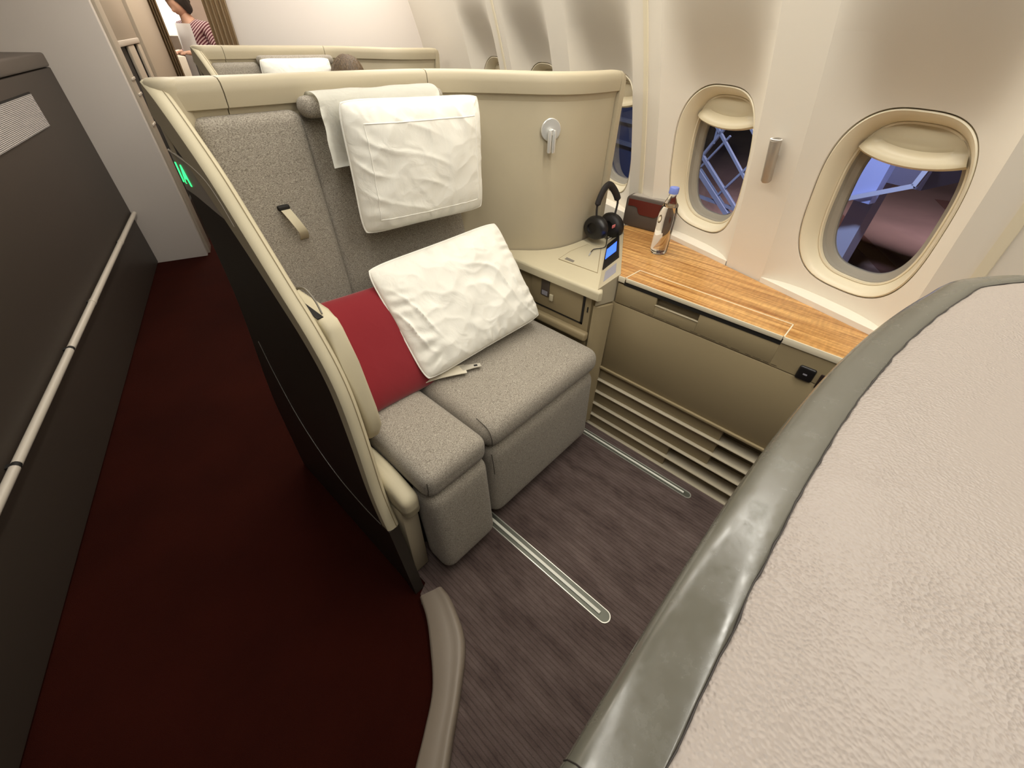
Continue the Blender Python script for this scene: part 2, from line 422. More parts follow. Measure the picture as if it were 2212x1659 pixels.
def ss(x): 
    x = max(0, min(1, x)); return x*x*(3-2*x)

# ================================================================== SETTING
# floor and ceiling of the cabin
struct(obj('floor', fbox(-2.6, 1.36, -2.2, 9.2, -.05, 0), redcarpet, smooth=False))
struct(obj('ceiling', fbox(-2.6, 1.0, -2.2, 9.2, 2.10, 2.14), ceilmat, smooth=False))
# curved sidewall with a scoop round every window
def tp(z):
    d = max(z-.7, 0)
    return 1.318 - .14*d - .145*d*d
PITCH, A0 = .533, 1.060
HB = .1975
def Dz(z): return (.054+.030*ss((z-.70)/.36))*(1-ss((z-1.16)/.30))
def wallt(A, z, Ac):
    u = min(1, abs(A-Ac)/HB)
    return tp(z) + Dz(z)*(1-u**3)
ZB, ZT, ZW = .712, 1.32, .973
def supell(hw, hh, n=2.9, seg=64):
    out = []
    for k in range(seg):
        a = 2*math.pi*(k+.5)/seg; c, s = math.cos(a), math.sin(a)
        out.append((hw*math.copysign(abs(c)**(2/n), c), hh*math.copysign(abs(s)**(2/n), s)))
    return out
HW, HH = .157, .220
def bay_mesh(Ac, hole=True):
    bm = bmesh.new(); H2 = PITCH/2
    cols = [Ac+HB*math.sin(math.pi/2*u) for u in np.linspace(-1, 1, 41)]
    if hole:
        inner = supell(HW+.003, HH+.003, seg=96); rings = []; cor = []
        for x, y in inner:
            k = max(abs(x)/HB, (y/(ZT-ZW)) if y > 0 else (-y/(ZW-ZB))); cor.append([x/k, y/k])
        for cx, cy in ((HB, ZT-ZW), (-HB, ZT-ZW), (HB, ZB-ZW), (-HB, ZB-ZW)):
            b = min(range(len(cor)), key=lambda i: (cor[i][0]-cx)**2+(cor[i][1]-cy)**2); cor[b] = [cx, cy]
        for u in [0, .06, .14, .24, .36, .5, .62, .74, .84, .93, 1]:
            rings.append([F(wallt(Ac+x+(X-x)*u, ZW+y+(Y-y)*u, Ac), Ac+x+(X-x)*u, ZW+y+(Y-y)*u) for (x, y), (X, Y) in zip(inner, cor)])
        loft(rings, caps=False, bm=bm)
        # rim of the cut-out turns back so that the joint line reads dark
        loft([rings[0], [p + AT*.03 for p in rings[0]]], caps=False, bm=bm)
    else:
        loft([[F(wallt(A, z, Ac), A, z) for A in cols] for z in np.linspace(ZB, ZT, 16)], closed=False, bm=bm)
    loft([[F(wallt(A, z, Ac), A, z) for A in cols] for z in np.linspace(ZT, 2.12, 24)], closed=False, bm=bm)
    # ledge at the foot of the scoop, then the skirt down to the floor
    loft([[F(wallt(A, ZB, Ac), A, ZB) for A in cols], [F(tp(ZB)-.002, A, ZB) for A in cols], [F(tp(ZB)-.002, A, .0) for A in cols]], closed=False, bm=bm)
    for c in ((Ac-H2, Ac-HB), (Ac+HB, Ac+H2)):
        loft([[F(tp(z) if z > .7 else tp(.7), A, z) for A in c] for z in np.linspace(0, 2.12, 40)], closed=False, bm=bm)
    return bm
wr = struct(obj('wall_right', fbox(1.60, 1.63, -2.2, 3.66, 0, .70), wallmat, smooth=False))
NB = [(-1, False), (0, True), (1, True), (2, True), (3, True), (4, True)]
bays = {}
for k, hole in [(-2, False), (-1, True), (0, True), (1, True), (2, True), (3, True)]:
    Ac = A0 + PITCH*k; bays[k] = Ac
    obj('sidewall_panel', bay_mesh(Ac, hole), wallmat, wr, ang=28)
# flat panel between the last window and the bulkhead
a_last = A0 + PITCH*3.5
bm = bmesh.new(); rows = np.linspace(.0, 2.12, 40)
loft([[F(tp(z), A, z) for A in (a_last, 3.0, 3.3, 3.68)] for z in rows], closed=False, bm=bm)
obj('sidewall_panel', bm, wallmat, wr)
# vertical joint strips on every other pillar
for k in (-1.5, .5, 2.5):
    A = A0+PITCH*k; bm = bmesh.new()
    rows = np.linspace(.72, 2.1, 30)
    loft([[F(tp(z)+.002, A-.011, z), F(tp(z)-.003, A-.010, z), F(tp(z)-.003, A+.010, z), F(tp(z)+.002, A+.011, z)] for z in rows], closed=False, bm=bm)
    obj('joint_strip', bm, bezelmat, wr, ang=20)

# windows
def window(n, Ac):
    tc = wallt(Ac, ZW, Ac); sl = -.15
    def pl(x, y, dep): return F(tc + sl*y + dep, Ac+x, ZW+y)
    base = pl(0, 0, .05)
    root = bpy.data.objects.new('window_%d' % n, None); COL.objects.link(root); root.location = base; root['kind'] = 'structure'
    def ring(hw, hh, dep, wall=0.0, nn=2.9):
        r = []
        for x, y in supell(hw, hh, nn, 96):
            t1 = tc + sl*y + dep; t0 = wallt(Ac+x, ZW+y, Ac) + dep
            r.append(F(t1*(1-wall)+t0*wall, Ac+x, ZW+y))
        return r
    rings = [ring(HW+.0045, HH+.0045, .012, 1), ring(HW, HH, .012, 1), ring(HW, HH, .002, 1), ring(HW-.003, HH-.003, -.001, 1), ring(HW-.008, HH-.008, .001, .95), ring(HW-.014, HH-.014, .004, .7), ring(HW-.019, HH-.019, .009, .4), ring(HW-.023, HH-.023, .014, .1), ring(HW-.0245, HH-.0245, .018, 0), ring(HW-.026, HH-.026, .016, 0), ring(HW-.030, HH-.030, .017, 0), ring(HW-.031, HH-.031, .05, 0)]
    obj('bezel', loft(rings, caps=False), bezelmat, root, ang=32)
    rings = [ring(HW-.028, HH-.028, .028), ring(HW-.032, HH-.032, .028), ring(HW-.034, HH-.034, .040), ring(HW-.047, HH-.047, .048), ring(HW-.050, HH-.050, .060)]
    obj('seal', loft(rings, caps=False), sealmat, root, ang=40)
    bm = bmesh.new(); r = ring(HW-.036, HH-.036, .055); bm.faces.new([bm.verts.new(p) for p in r])
    obj('pane', bm, paneglass, root, smooth=False)
    # blind: a bowed slat pulled a hand's breadth down, with a rolled lip
    hw, hh = HW-.027, HH-.027
    bm = bmesh.new(); rows = []
    zb, zt = .112, hh*.99
    prof = [(zt, .028), (zb+.058, .020), (zb+.046, .014), (zb+.036, .016), (zb+.026, .006), (zb+.014, -.004), (zb+.005, -.006), (zb, .002), (zb+.003, .014), (zb+.02, .03)]
    for (y, dep) in prof:
        row = []
        for i in range(33):
            u = -1 + 2*i/32
            yy = y - .020*(1-u*u)*(1 if y < zt-.005 else 0) + .012
            yl = min(yy, hh*.999)
            wx = hw*(max(0, 1-abs(yl/hh)**2.9))**(1/2.9) if yl > 0 else hw
            dd = dep + (.012*abs(u)**6 if dep < .014 else 0)
            row.append(pl(wx*u*.995, yl, dd))
        rows.append(row)
    loft(rows, closed=False, bm=bm)
    obj('shade', bm, shademat, root, ang=50)
for n, k in enumerate((-1, 0, 1, 2, 3)): window(n+1, bays[k])

# far bulkhead with the passage through it, and the white bulkhead on the left
wf = struct(obj('wall_back', fbox(.045, 1.22, 3.66, 3.72, 0, 2.12, .004), whitewall))
obj('edge_trim', fbox(1.16, 1.185, 3.645, 3.66, 0, 1.2), trimlight, wf)
wl = struct(obj('wall_left', fbox(-2.6, -.585, 3.60, 3.655, 0, 2.12, .004), whitewall))
struct(obj('wall_aisle', fbox(-2.64, -2.6, -2.2, 9.2, 0, 2.14), whitewall, smooth=False))
struct(obj('wall_front', fbox(-2.6, 1.5, -2.25, -2.2, 0, 2.14), whitewall, smooth=False))
struct(obj('wall_galley', fbox(-2.6, 1.0, 9.2, 9.25, 0, 2.14), whitewall, smooth=False))
struct(obj('wall_passage', fbox(.05, .09, 3.72, 9.2, 0, 2.12), pinkwall, smooth=False))
struct(obj('trim_1', fbox(-.60, -.57, 3.655, 3.80, 0, 2.1, .003), rackmat))

# ================================================================== SUITE CARPET, TRACKS, SILL
sill_out = [(.222, .532), (.200, .475), (.163, .412), (.105, .330), (.036, .276), (-.02, .238), (-.12, .165), (-.24, .07)]
sill_in = [(.285, .505), (.280, .455), (.216+.02, .350), (.150, .272), (.073, .214), (.025, .176), (-.075, .10), (-.19, .01)]
cp = [(.262, 1.262), (.262, .560), (.232, .545), (.215, .520)] + [((a+c)/2, (b+d)/2) for (a, b), (c, d) in zip(sill_in[1:], sill_out[1:])] + [(-.19, -.5), (1.195, -.5), (1.195, 1.30)]
cp = [(x, y) for x, y in cp]
one('suite_carpet', slab(list(reversed(cp)), 0.0005, .005), carpet, 'brown-grey ribbed carpet on the floor of the window suite', 'carpet', smooth=False)
so = spline(sill_out, 40); si = spline(sill_in, 40); rings = []
for a, b in zip(so, si):
    a = Vector((a[0], a[1], 0)); b = Vector((b[0], b[1], 0)); d = b-a
    L = [(0, 0), (0, .020), (.08, .027), (.55, .030), (.70, .031), (.78, .034), (.90, .033), (.97, .026), (1.0, .012), (1.0, 0)]
    rings.append([a + d*u + Vector((0, 0, z)) for u, z in L])
one('threshold_sill', loft(rings), greysill, 'curved grey sill between the red aisle carpet and the suite floor', 'sill', ang=50)

def track(name, x, y0, y1, label, wide):
    t = thing(name, label, 'floor track', (x, y1, .005), 'seat tracks in the suite floor')
    def stadium(hw, z, ys=0):
        pts = [(x+hw, y0)]
        for i in range(13):
            a = -math.pi*i/12
            pts.append((x+hw*math.cos(a), y1+ys+hw*math.sin(a)))
        pts.append((x-hw, y0))
        return [Vector((p[0], p[1], z)) for p in pts]
    hw = wide
    obj('surround', loft([stadium(hw, .004), stadium(hw*.97, .0085), stadium(hw*.84, .0085), stadium(hw*.78, .006), stadium(hw*.50, .006)], closed=False), steel, t, ang=40)
    bm = slab([(p.x, p.y) for p in stadium(hw*.80, 0)], .0045, .0062); obj('channel', bm, steel_dark, t)
    obj('rail', box(x-hw*.26, x+hw*.20, y1+.012, y0, .006, .0105, .001), mat('rail_white', (240, 240, 228), .35), t)
    return t
track('floor_track', .5575, .62, .106, 'bright metal floor track ending in front of the narrow footrest', .021)
track('floor_track', 1.128, .66, .112, 'metal floor track running along the foot of the slatted panel', .016)

# ================================================================== SUITE SHELL
shell = thing('suite_shell', 'cream curved privacy shell around the empty front seat, with a round lamp', 'seat shell', (.7, 1.25, 0), 'suite shells')
plan = [(.280, 1.2105), (.31, 1.211), (.376, 1.212), (.55, 1.216), (.74, 1.218), (.88, 1.214), (.965, 1.195), (1.04, 1.150), (1.11, 1.085), (1.17, 1.022), (1.222, .970), (1.284, .934), (1.36, .915), (1.46, .910), (1.56, .914)]
PL = spline(plan, 220)
cum = [0]
for a, b in zip(PL[:-1], PL[1:]): cum.append(cum[-1]+float(np.linalg.norm(b-a)))
LEN = cum[-1]
def at_s(s):
    s = max(0, min(LEN, s)); i = min(int(np.searchsorted(cum, s, side='right'))-1, len(PL)-2)
    f = (s-cum[i])/(cum[i+1]-cum[i]); p = PL[i]*(1-f)+PL[i+1]*f; d = PL[i+1]-PL[i]; d = d/np.linalg.norm(d)
    return p, np.array([-d[1], d[0]])      # outward normal (to the left of the path)
def s_of_x(x):
    for i, p in enumerate(PL):
        if p[0] >= x: return cum[i]
    return LEN
def sweep(s0, s1, prof, n, zf=None):
    rings = []
    for i in range(n+1):
        s = s0+(s1-s0)*i/n; p, nn = at_s(s)
        kk = 1
        rings.append([Vector((p[0]+nn[0]*o*(kk if o > 0 else 1), p[1]+nn[1]*o*(kk if o > 0 else 1), zf(s, z) if zf else z)) for o, z in prof])
    return loft(rings)
ZS = 1.212
band = [(-.004, 1.154), (-.012, 1.157), (-.014, 1.185), (-.011, 1.202), (-.003, 1.210), (.012, ZS), (.034, ZS), (.049, 1.208), (.056, 1.196), (.058, 1.15), (.058, 1.10), (.01, 1.10)]
j1, j2, j3 = s_of_x(.378), s_of_x(.935), LEN-.032
for a, b, n in ((.0, j1-.0012, 12), (j1+.0012, j2-.0012, 30), (j2+.0012, j3-.0012, 40)):
    obj('band_panel', sweep(a, b, band, n), cream, shell, ang=45)
rr = .03
def endz(s, z):
    d = LEN-s; 
    cap = ZS-rr+math.sqrt(max(0, rr*rr-(rr-min(d, rr))**2))
    return min(z, cap)
post = [(-.012, .60), (-.014, 1.185), (-.011, 1.202), (-.003, 1.210), (.012, ZS), (.034, ZS), (.049, 1.208), (.056, 1.196), (.058, .60)]
obj('end_trim', sweep(j3, LEN, post, 14, endz), cream, shell, ang=45)
obj('rear_panel', sweep(.0, j2, [(0, 0), (0, 1.140), (.006, 1.146), (.022, 1.146), (.022, 0)], 50), cream, shell, ang=45)
obj('rear_cladding', sweep(.0, j2, [(.0225, 0), (.0225, 1.12), (.05, 1.12), (.05, 0)], 50), darkshell, shell, ang=45)
lamp_prof = [(0.002, .55), (0, 1.136), (.002, 1.143), (.008, 1.146), (.05, 1.146), (.05, .55)]
obj('band_gap', sweep(.0, LEN-.02, [(.010, 1.13), (.010, 1.165), (.03, 1.165), (.03, 1.13)], 60), taupe_dark, shell, ang=45)
obj('lamp_panel', sweep(j2, LEN-.0355, lamp_prof, 60), cream, shell, ang=45)
obj('lower_panel', sweep(j2, LEN-.006, [(0.012, 0), (.012, .56), (.05, .56), (.05, 0)], 30), darkshell, shell, ang=45)
# side wing: swept cream rim over a dark outer panel
crest = spline([(1.236, 1.2115), (1.19, 1.188), (1.12, 1.140), (1.035, 1.072), (.955, .988), (.865, .888), (.785, .800), (.722, .690), (.678, .535), (.648, .400), (.612, .285)], 80)
def xo(z): return .222 + .026*ss((z-.28)/.5)
rings = []
for i, p in enumerate(crest):
    q0 = crest[max(i-1, 0)]; q1 = crest[min(i+1, len(crest)-1)]
    d = (q1-q0)/np.linalg.norm(q1-q0)           # running forward and down
    nrm = np.array([d[1], -d[0]])                 # points into the panel (back, down)
    if nrm[0] < 0: nrm = -nrm
    wd = .036; hgt = .078 - .028*ss((i/79-.25)/.3) - .014*ss((i/79-.6)/.4)
    sec = [(0, .006), (.004, .002), (.012, 0), (.024, 0), (.031, .003), (.035, .010), (.036, hgt-.004), (.032, hgt), (.004, hgt), (0, hgt-.004)]
    x0 = xo(p[1])
    rings.append([Vector((x0+a, p[0]+nrm[0]*b, p[1]+nrm[1]*b)) for a, b in sec])
rim = obj('wing_rim', loft(rings), cream_soft, shell, ang=40)
cc = Vector((.2845, 1.2325, 0)); bm = bmesh.new()
lathe([(.0365, 1.02), (.0365, 1.196), (.034, 1.206), (.027, 1.2115), (.001, 1.2125)], 32, cc, bm=bm)
obj('corner_cap', bm, cream, shell, ang=50)
sp_ = []
for i, p in enumerate(crest):
    q0 = crest[max(i-1, 0)]; q1 = crest[min(i+1, len(crest)-1)]; d = (q1-q0)/np.linalg.norm(q1-q0); nrm = np.array([d[1], -d[0]]); nrm = nrm if nrm[0] > 0 else -nrm
    sp_.append(Vector((xo(p[1])+.024, p[0]-nrm[0]*.0004, p[1]-nrm[1]*.0004)))
obj('stitch_line', tube(sp_, .0011, 6), taupe, rim)
def yfront(z):
    if z <= .285: return .553 + (.612-.553)*z/.285 + .012
    zs = [p[1] for p in crest][::-1]; ys = [p[0] for p in crest][::-1]
    return float(np.interp(z, zs, ys)) + .02
def wingface(off, z0, z1, extra, y1=1.265):
    rows = []
    for z in np.linspace(z0, z1, 60):
        ya = min(yfront(z)+extra, y1-.002)
        rows.append([Vector((xo(z)+off, ya+(y1-ya)*u, z)) for u in np.linspace(0, 1, 10)])
    return rows
def shellpanel(off0, off1, z0, z1, extra):
    a = wingface(off0, z0, z1, extra); b = wingface(off1, z0, z1, extra)
    bm = loft(a, closed=False); loft(b, closed=False, bm=bm)
    for rows in ((a, b),):
        loft([[r[0] for r in a], [r[0] for r in b]], closed=False, bm=bm); loft([[r[-1] for r in a], [r[-1] for r in b]], closed=False, bm=bm)
    bmesh.ops.remove_doubles(bm, verts=bm.verts, dist=.00005)
    return bm
obj('outer_panel', shellpanel(.004, .016, 0.003, 1.19, 0), darkshell, shell, ang=30)
obj('inner_panel', shellpanel(.0165, .031, 0.003, 1.18, .004), cream, shell, ang=30)
obj('front_post', loft([[Vector((xo(z)+a, .553+(.612-.553)*z/.285+b, z)) for a, b in ((0, 0), (.03, 0), (.034, .014), (.034, .03), (0, .03))] for z in np.linspace(.004, .285, 8)]), darkshell, shell, ang=30)
trl = [Vector((xo(z)+.003, y, z)) for y, z in [tuple(q) for q in spline([(1.20, .60), (1.148, .51), (1.06, .40), (.96, .32), (.86, .272), (.74, .258), (.66, .265)], 40)]]
obj('trim_line', tube(trl, .0012, 6), mat('dim_trim', (100, 94, 86), .4), shell)
plq = [tuple(q) for q in spline([(1.262, 1.082), (1.20, 1.078), (1.12, 1.070), (1.06, 1.054), (1.02, 1.022), (.992, .982)], 24)]
low = [tuple(q) for q in spline([(.992, .982), (1.06, .984), (1.14, .992), (1.20, .998), (1.262, 1.000)], 20)]
pq = obj('number_plaque', xslab([(y, z) for y, z in plq+low[1:]], .2495, .2535), mat('lit_grey_plaque', (178, 172, 162), .4), shell, smooth=False)  # plaque grey lightened in place of light falling from the aisle
obj('plaque_edge', tube([Vector((.2492, y, z)) for y, z in plq], .0022, 6), trimlight, pq)
tm = Matrix(((0, 0, -1), (-1, 0, 0), (0, 1, 0))).to_4x4(); tm.translation = Vector((.2488, 1.232, 1.036))
text('seat_number', '1A', .060, tm, greenlamp, pq, .0008)

# ================================================================== SEAT
seat = thing('lounge_seat', 'empty grey fabric lounge seat with narrow side cushion, beside the window desk', 'seat', (.7, .85, 0), 'lounge seats')
def puff(cx, cy, hx, hy, amt):
    def f(p):
        u = (p.x-cx)/hx; v = (p.y-cy)/hy
        k = max(0, 1-u*u)*max(0, 1-v*v)
        return (p.x, p.y, p.z + (amt*k if p.z > .42 else 0))
    return f
c1 = obj('side_cushion', rbox(.316, .533, .546, 1.12, .372, .463, .034, fn=puff(.42, .83, .11, .3, .008)), fab, seat)
c2 = obj('seat_cushion', rbox(.539, 1.094, .550, 1.12, .372, .466, .042, mid=8, fn=puff(.82, .84, .28, .3, .012)), fab, seat)
def lean(yb, zt, zb, dy):
    def f(p): return (p.x, p.y + dy*(p.z-zb)/(zt-zb), p.z)
    return f
f1 = obj('side_footrest', rbox(.320, .529, .508, .62, .045, .374, .034, fn=lean(0, .37, .045, .034)), fab, seat)
f2 = obj('footrest', rbox(.550, 1.092, .538, .66, .045, .372, .042, mid=8, fn=lean(0, .37, .045, .016)), fab, seat)
for par, pts in ((c1, [(.3255, .557, .446), (.3235, .553, .425), (.3225, .556, .40)]), (c2, [(.5545, .62, .4655), (.5535, .575, .456), (.551, .556, .43), (.553, .556, .40)]), (f2, [(.562, .568, .345), (.558, .556, .31), (.558, .551, .27)])):
    obj('seam', tube([Vector(q) for q in spline(pts, 14)], .0013, 6), mat('seam_grey', (74, 68, 60), .9), par)
obj('seat_base', box(.33, 1.08, .66, 1.14, .01, .38, .01), darkshell, seat)
def backlean(p): return (p.x, p.y + .065*(p.z-.45)/.7, p.z)
b1 = obj('side_backrest', rbox(.300, .537, 1.118, 1.19, .44, 1.143, .024, mid=8, fn=backlean), fab, seat)
b2 = obj('backrest', rbox(.534, 1.075, 1.137, 1.195, .44, 1.135, .024, mid=8, fn=backlean), fab, seat)
obj('headrest', rbox(.530, .964, 1.150, 1.208, 1.126, 1.172, .021, mid=6), fab, seat)
stp = [Vector(q) for q in spline([(.415, 1.172, .948), (.417, 1.150, .938), (.424, 1.132, .915), (.433, 1.128, .89), (.440, 1.146, .866), (.442, 1.166, .855)], 20)]
bm = loft([[p + Vector((-.0115, 0, 0)), p + Vector((.0115, 0, 0)), p + Vector((.0115, .002, .001)), p + Vector((-.0115, .002, .001))] for p in stp])
obj('strap', bm, cream_soft, b1)
obj('strap_slot', rbox(.400, .430, 1.155, 1.175, .940, .952, .004, seg=2, mid=2), darkgap, b1)
# padded arm on the wing side
ar = obj('side_armrest', xslab([(1.06, .50), (.775, .480), (.735, .500), (.712, .545), (.716, .600), (.755, .720), (.782, .800), (.800, .820), (.84, .822), (1.06, .822)], .286, .326, .012, 3), cream_soft, seat, ang=50)
obj('pocket_slot', box(.2875, .301, .815, .93, .8205, .8228), darkgap, ar)
obj('pocket_flap', tube([Vector(q) for q in spline([(.3005, .950, .826), (.3030, .920, .850), (.3050, .880, .862), (.3050, .845, .848), (.3030, .822, .826)], 20)], .0035, 6, flat=.6), greyplaque, ar)
obj('side_bolster', rbox(.262, .314, .578, .80, .322, .425, .02, fn=lambda p: (p.x, p.y, p.z - .035*max(0, (.72-p.y)/.15)**1.6 if p.z > .36 else p.z)), cream_soft, seat, ang=60)
obj('side_kick_panel', box(.262, .312, .602, .80, .01, .330, .006), cream, seat)

# seat belt lying on the cushion
belt = thing('seat_belt', 'cream seat belt with metal tongue lying on the wide seat cushion', 'seat belt', (.64, .80, .474))
bp = [Vector(q) for q in spline([(.545, .850, .480), (.585, .832, .485), (.63, .808, .487), (.668, .788, .4865)], 16)]
obj('webbing', loft([[p + Vector((.010, .019, 0)), p + Vector((-.010, -.019, 0)), p + Vector((-.010, -.019, .0025)), p + Vector((.010, .019, .0025))] for p in bp]), beltweb, belt)
bm = slab([(.662, .812), (.655, .785), (.672, .778), (.690, .772), (.712, .760), (.720, .777), (.698, .789), (.680, .803)], .4865, .4895, .0008)
tg = obj('tongue', bm, mat('pale_metal', (214, 208, 194), .4, metal=.3), belt)
obj('tongue_slot', slab([(.694, .776), (.704, .770), (.708, .777), (.698, .783)], .4892, .4900), darkgap, tg)

# ================================================================== PILLOWS AND CUSHION
def pillow_pt(u, v, w, h, th, side, seed, wrk):
    pin = .02
    cr = 1 - .05*(abs(u)*abs(v))**6
    x = w/2*u*cr*(1-pin*(1-v*v)*abs(u)**3)
    z = h/2*v*cr*(1-pin*(1-u*u)*abs(v)**3)
    k = (max(0, 1-abs(u)**3.2)*max(0, 1-abs(v)**3.2))**.55
    y = th/2*k
    e = max(abs(u), abs(v))
    q = Vector((x*7+seed, z*7, side*3.1))
    nz = noise.noise(q)*.7 + noise.noise(q*2.7+Vector((0, 0, 5)))*.35
    # soft folds along a wandering diagonal plus gathers at the edges
    ph = (x*.75+z*.5)*46 + 7*noise.noise(q*.55)
    r1 = (1-abs(noise.noise(q*1.3+Vector((1, 4, 2)))))**4; r2 = (1-abs(noise.noise(q*2.6+Vector((8, 0, 2)))))**6
    fold = (1-abs(math.sin(ph)))**3 * max(0, noise.noise(q*.9+Vector((3, 1, 0)))+.25)
    g = math.sin((x if abs(v) > abs(u) else z)*150 + 9*noise.noise(q*.8)) * ss((e-.62)/.25)*ss((1-e)/.06)*max(0, noise.noise(q*1.3)+.2)
    y += wrk*(nz*1.1 + g*.7 + fold*1.2 + r1*.34 + r2*.20 - .25)*k**.5
    return x, z, y*side
def make_pillow(name, label, cat, w, h, th, mtx, seed, material, pipe, wrk=.006, group=None, frame=False, tagm=False):
    n, m2 = 140, 100
    bm = bmesh.new()
    gridF = [[None]*(n+1) for _ in range(m2+1)]
    def em(t): return math.sin(t*math.pi/2)*.35 + t*.65
    for side in (1, -1):
        V = []
        for j in range(m2+1):
            row = []
            for i in range(n+1):
                u = em(-1+2*i/n); v = em(-1+2*j/m2)
                if side == -1 and (i in (0, n) or j in (0, m2)): row.append(gridF[j][i]); continue
                x, z, y = pillow_pt(u, v, w, h, th, side, seed, wrk)
                vv = bm.verts.new((x, -y, z)); row.append(vv)
                if side == 1: gridF[j][i] = vv
            V.append(row)
        for j in range(m2):
            for i in range(n): bm.faces.new((V[j][i], V[j][i+1], V[j+1][i+1], V[j+1][i]))
    bm.transform(mtx)
    t = thing(name, label, cat, mtx.translation, group)
    body = obj('body', bm, material, t, ang=70)
    if pipe:
        per = []
        for i in range(n): per.append((em(-1+2*i/n), -1))
        for j in range(m2): per.append((1, em(-1+2*j/m2)))
        for i in range(n): per.append((em(1-2*i/n), 1))
        for j in range(m2): per.append((-1, em(1-2*j/m2)))
        pts = []
        for u, v in per:
            x, z, y = pillow_pt(u, v, w, h, th, 1, seed, wrk); pts.append(mtx @ Vector((x, -y, z)))
        obj('piping', tube(pts, .0026, 6, closed=True), pipe, t)
    if frame:
        ln = []; e = frame
        for i in range(60): ln.append((-e+2*e*i/60, -e*.94))
        for i in range(40): ln.append((e, -e*.94+2*e*.90*i/40))
        for i in range(60): ln.append((e-2*e*i/60, e*.86))
        for i in range(40): ln.append((-e, e*.86-2*e*.90*i/40))
        pts = []
        for u, v in ln:
            x, z, y = pillow_pt(u, v, w, h, th, 1, seed, wrk); pts.append(mtx @ Vector((x, -y-.0004, z)))
        obj('flange_seam', tube(pts, .0013, 6, closed=True), pipe, body)
    return t
def pose(loc, tilt=0, roll=0, yaw=0):
    return Matrix.Translation(loc) @ Matrix.Rotation(yaw, 4, 'Z') @ Matrix.Rotation(-tilt, 4, 'X') @ Matrix.Rotation(roll, 4, 'Y')
make_pillow('pillow', 'white pillow hanging against the headrest, above the other pillow', 'pillow', .440, .317, .110, pose((.800, 1.078, 1.006), .052, .021, -.065), 3.0, pillowmat, pillowpipe, .008, 'white pillows', frame=.80)
make_pillow('pillow', 'crumpled white pillow leaning on the backrest and resting on the seat cushion', 'pillow', .510, .362, .112, pose((.785, .912, .652), .679, -.051, -.068), 11.0, pillowmat, pillowpipe, .014, 'white pillows')
make_pillow('cushion', 'dark red square cushion leaning against the side backrest', 'cushion', .310, .335, .085, pose((.452, .932, .600), .64, .08, .05), 21.0, redcush, None, .0015)
# white cover folded over the headrest
cv = []
for q in spline([(0, 1.1225, 1.02), (0, 1.1215, 1.10), (0, 1.128, 1.155), (0, 1.150, 1.177), (0, 1.19, 1.178), (0, 1.213, 1.16)], 26):
    row = []
    for i in range(25):
        x = .553 + .362*i/24
        dz = .003*noise.noise(Vector((x*14, q[2]*9, 2)))
        row.append(Vector((x + (.012*noise.noise(Vector((q[2]*20, i*.05, 7))) if i in (0, 24) else 0), q[1]-.003+dz, q[2]+.002+dz)))
    cv.append(row)
bm = loft(cv, closed=False)
r = bmesh.ops.solidify(bm, geom=bm.faces[:], thickness=.002)
one('headrest_cover', bm, pillowmat, 'white cloth cover draped over the headrest behind the upper pillow', 'headrest cover', 'headrest covers', ang=60)

# ================================================================== CONSOLE BESIDE THE SEAT
cons = thing('side_console', 'cream armrest console with control screen, between the seat and the wooden desk', 'console', (1.2, .8, 0))
curve = []
for x in np.linspace(1.12, 1.53, 22):
    p, nn = at_s(s_of_x(x)); curve.append((float(p[0])-.004*nn[0]-.004*0, float(p[1])-.004*nn[1]))
top_poly = [(1.10, .606), (1.114, .600)] + [(1.459, .806), (1.60, .884)] + [(1.58, .905)] + list(reversed(curve)) + [(1.10, 1.085)]
obj('console_top', slab(top_poly, .628, .661, .010, 3), cream_soft, cons, ang=50)
obj('console_body', slab([(1.122, .640), (1.186, .600), (1.46, .60), (1.46, .875), (1.34, .885), (1.21, .955), (1.122, 1.05)], .012, .6275), taupe, cons, smooth=False)
dr = obj('console_door', box(1.1165, 1.1225, .672, .905, .512, .618, .003), taupe, cons)
obj('door_gap', box(1.1195, 1.1222, .664, .672, .505, .625), darkgap, cons)
obj('door_gap', box(1.1195, 1.1222, .664, .905, .505, .512), darkgap, cons)
obj('pull_strap', box(1.1135, 1.1165, .818, .856, .556, .624, .001), boxmat, dr)
obj('strap_label', box(1.1125, 1.1136, .824, .850, .560, .577), greyscreen, dr)
obj('strap_button', rbox(1.108, 1.1165, .796, .812, .548, .574, .003, seg=2, mid=2), cream_soft, dr)
obj('console_ledge', rbox(1.096, 1.126, .630, 1.0, .452, .486, .010, seg=3, mid=4), taupe, cons)
obj('key_slot', box(1.1195, 1.1225, .648, .652, .560, .580), darkgap, cons)
obj('end_door', slab([(1.118, .628), (1.122, .612), (1.182, .588), (1.184, .596), (1.126, .632)], .03, .595, .003), taupe, cons, ang=50)
hp = [(1.217, .691), (1.212, .859), (1.30, .872), (1.41, .864), (1.420, .809)]
hatch = obj('console_hatch', slab(list(reversed(hp)), .6608, .6628, .0008), cream_soft, cons)
obj('hatch_groove', tube([Vector((x, y, .6615)) for x, y in hp], .0018, 6, closed=True), taupe, hatch)
obj('hatch_latch', slab([(1.225, .842), (1.245, .846), (1.240, .806), (1.224, .803)], .6626, .6634), greyplaque, hatch)
Lf, Rf, Lb, Rb = Vector((1.112, .619, .663)), Vector((1.197, .592, .698)), Vector((1.459, .806, .663)), Vector((1.535, .784, .698))
def P(u, v, up=0):
    a = Lf.lerp(Lb, u); b = Rf.lerp(Rb, u); n = (Lb-Lf).cross(Rf-Lf).normalized()
    if n.z < 0: n = -n
    return a.lerp(b, v) + n*up
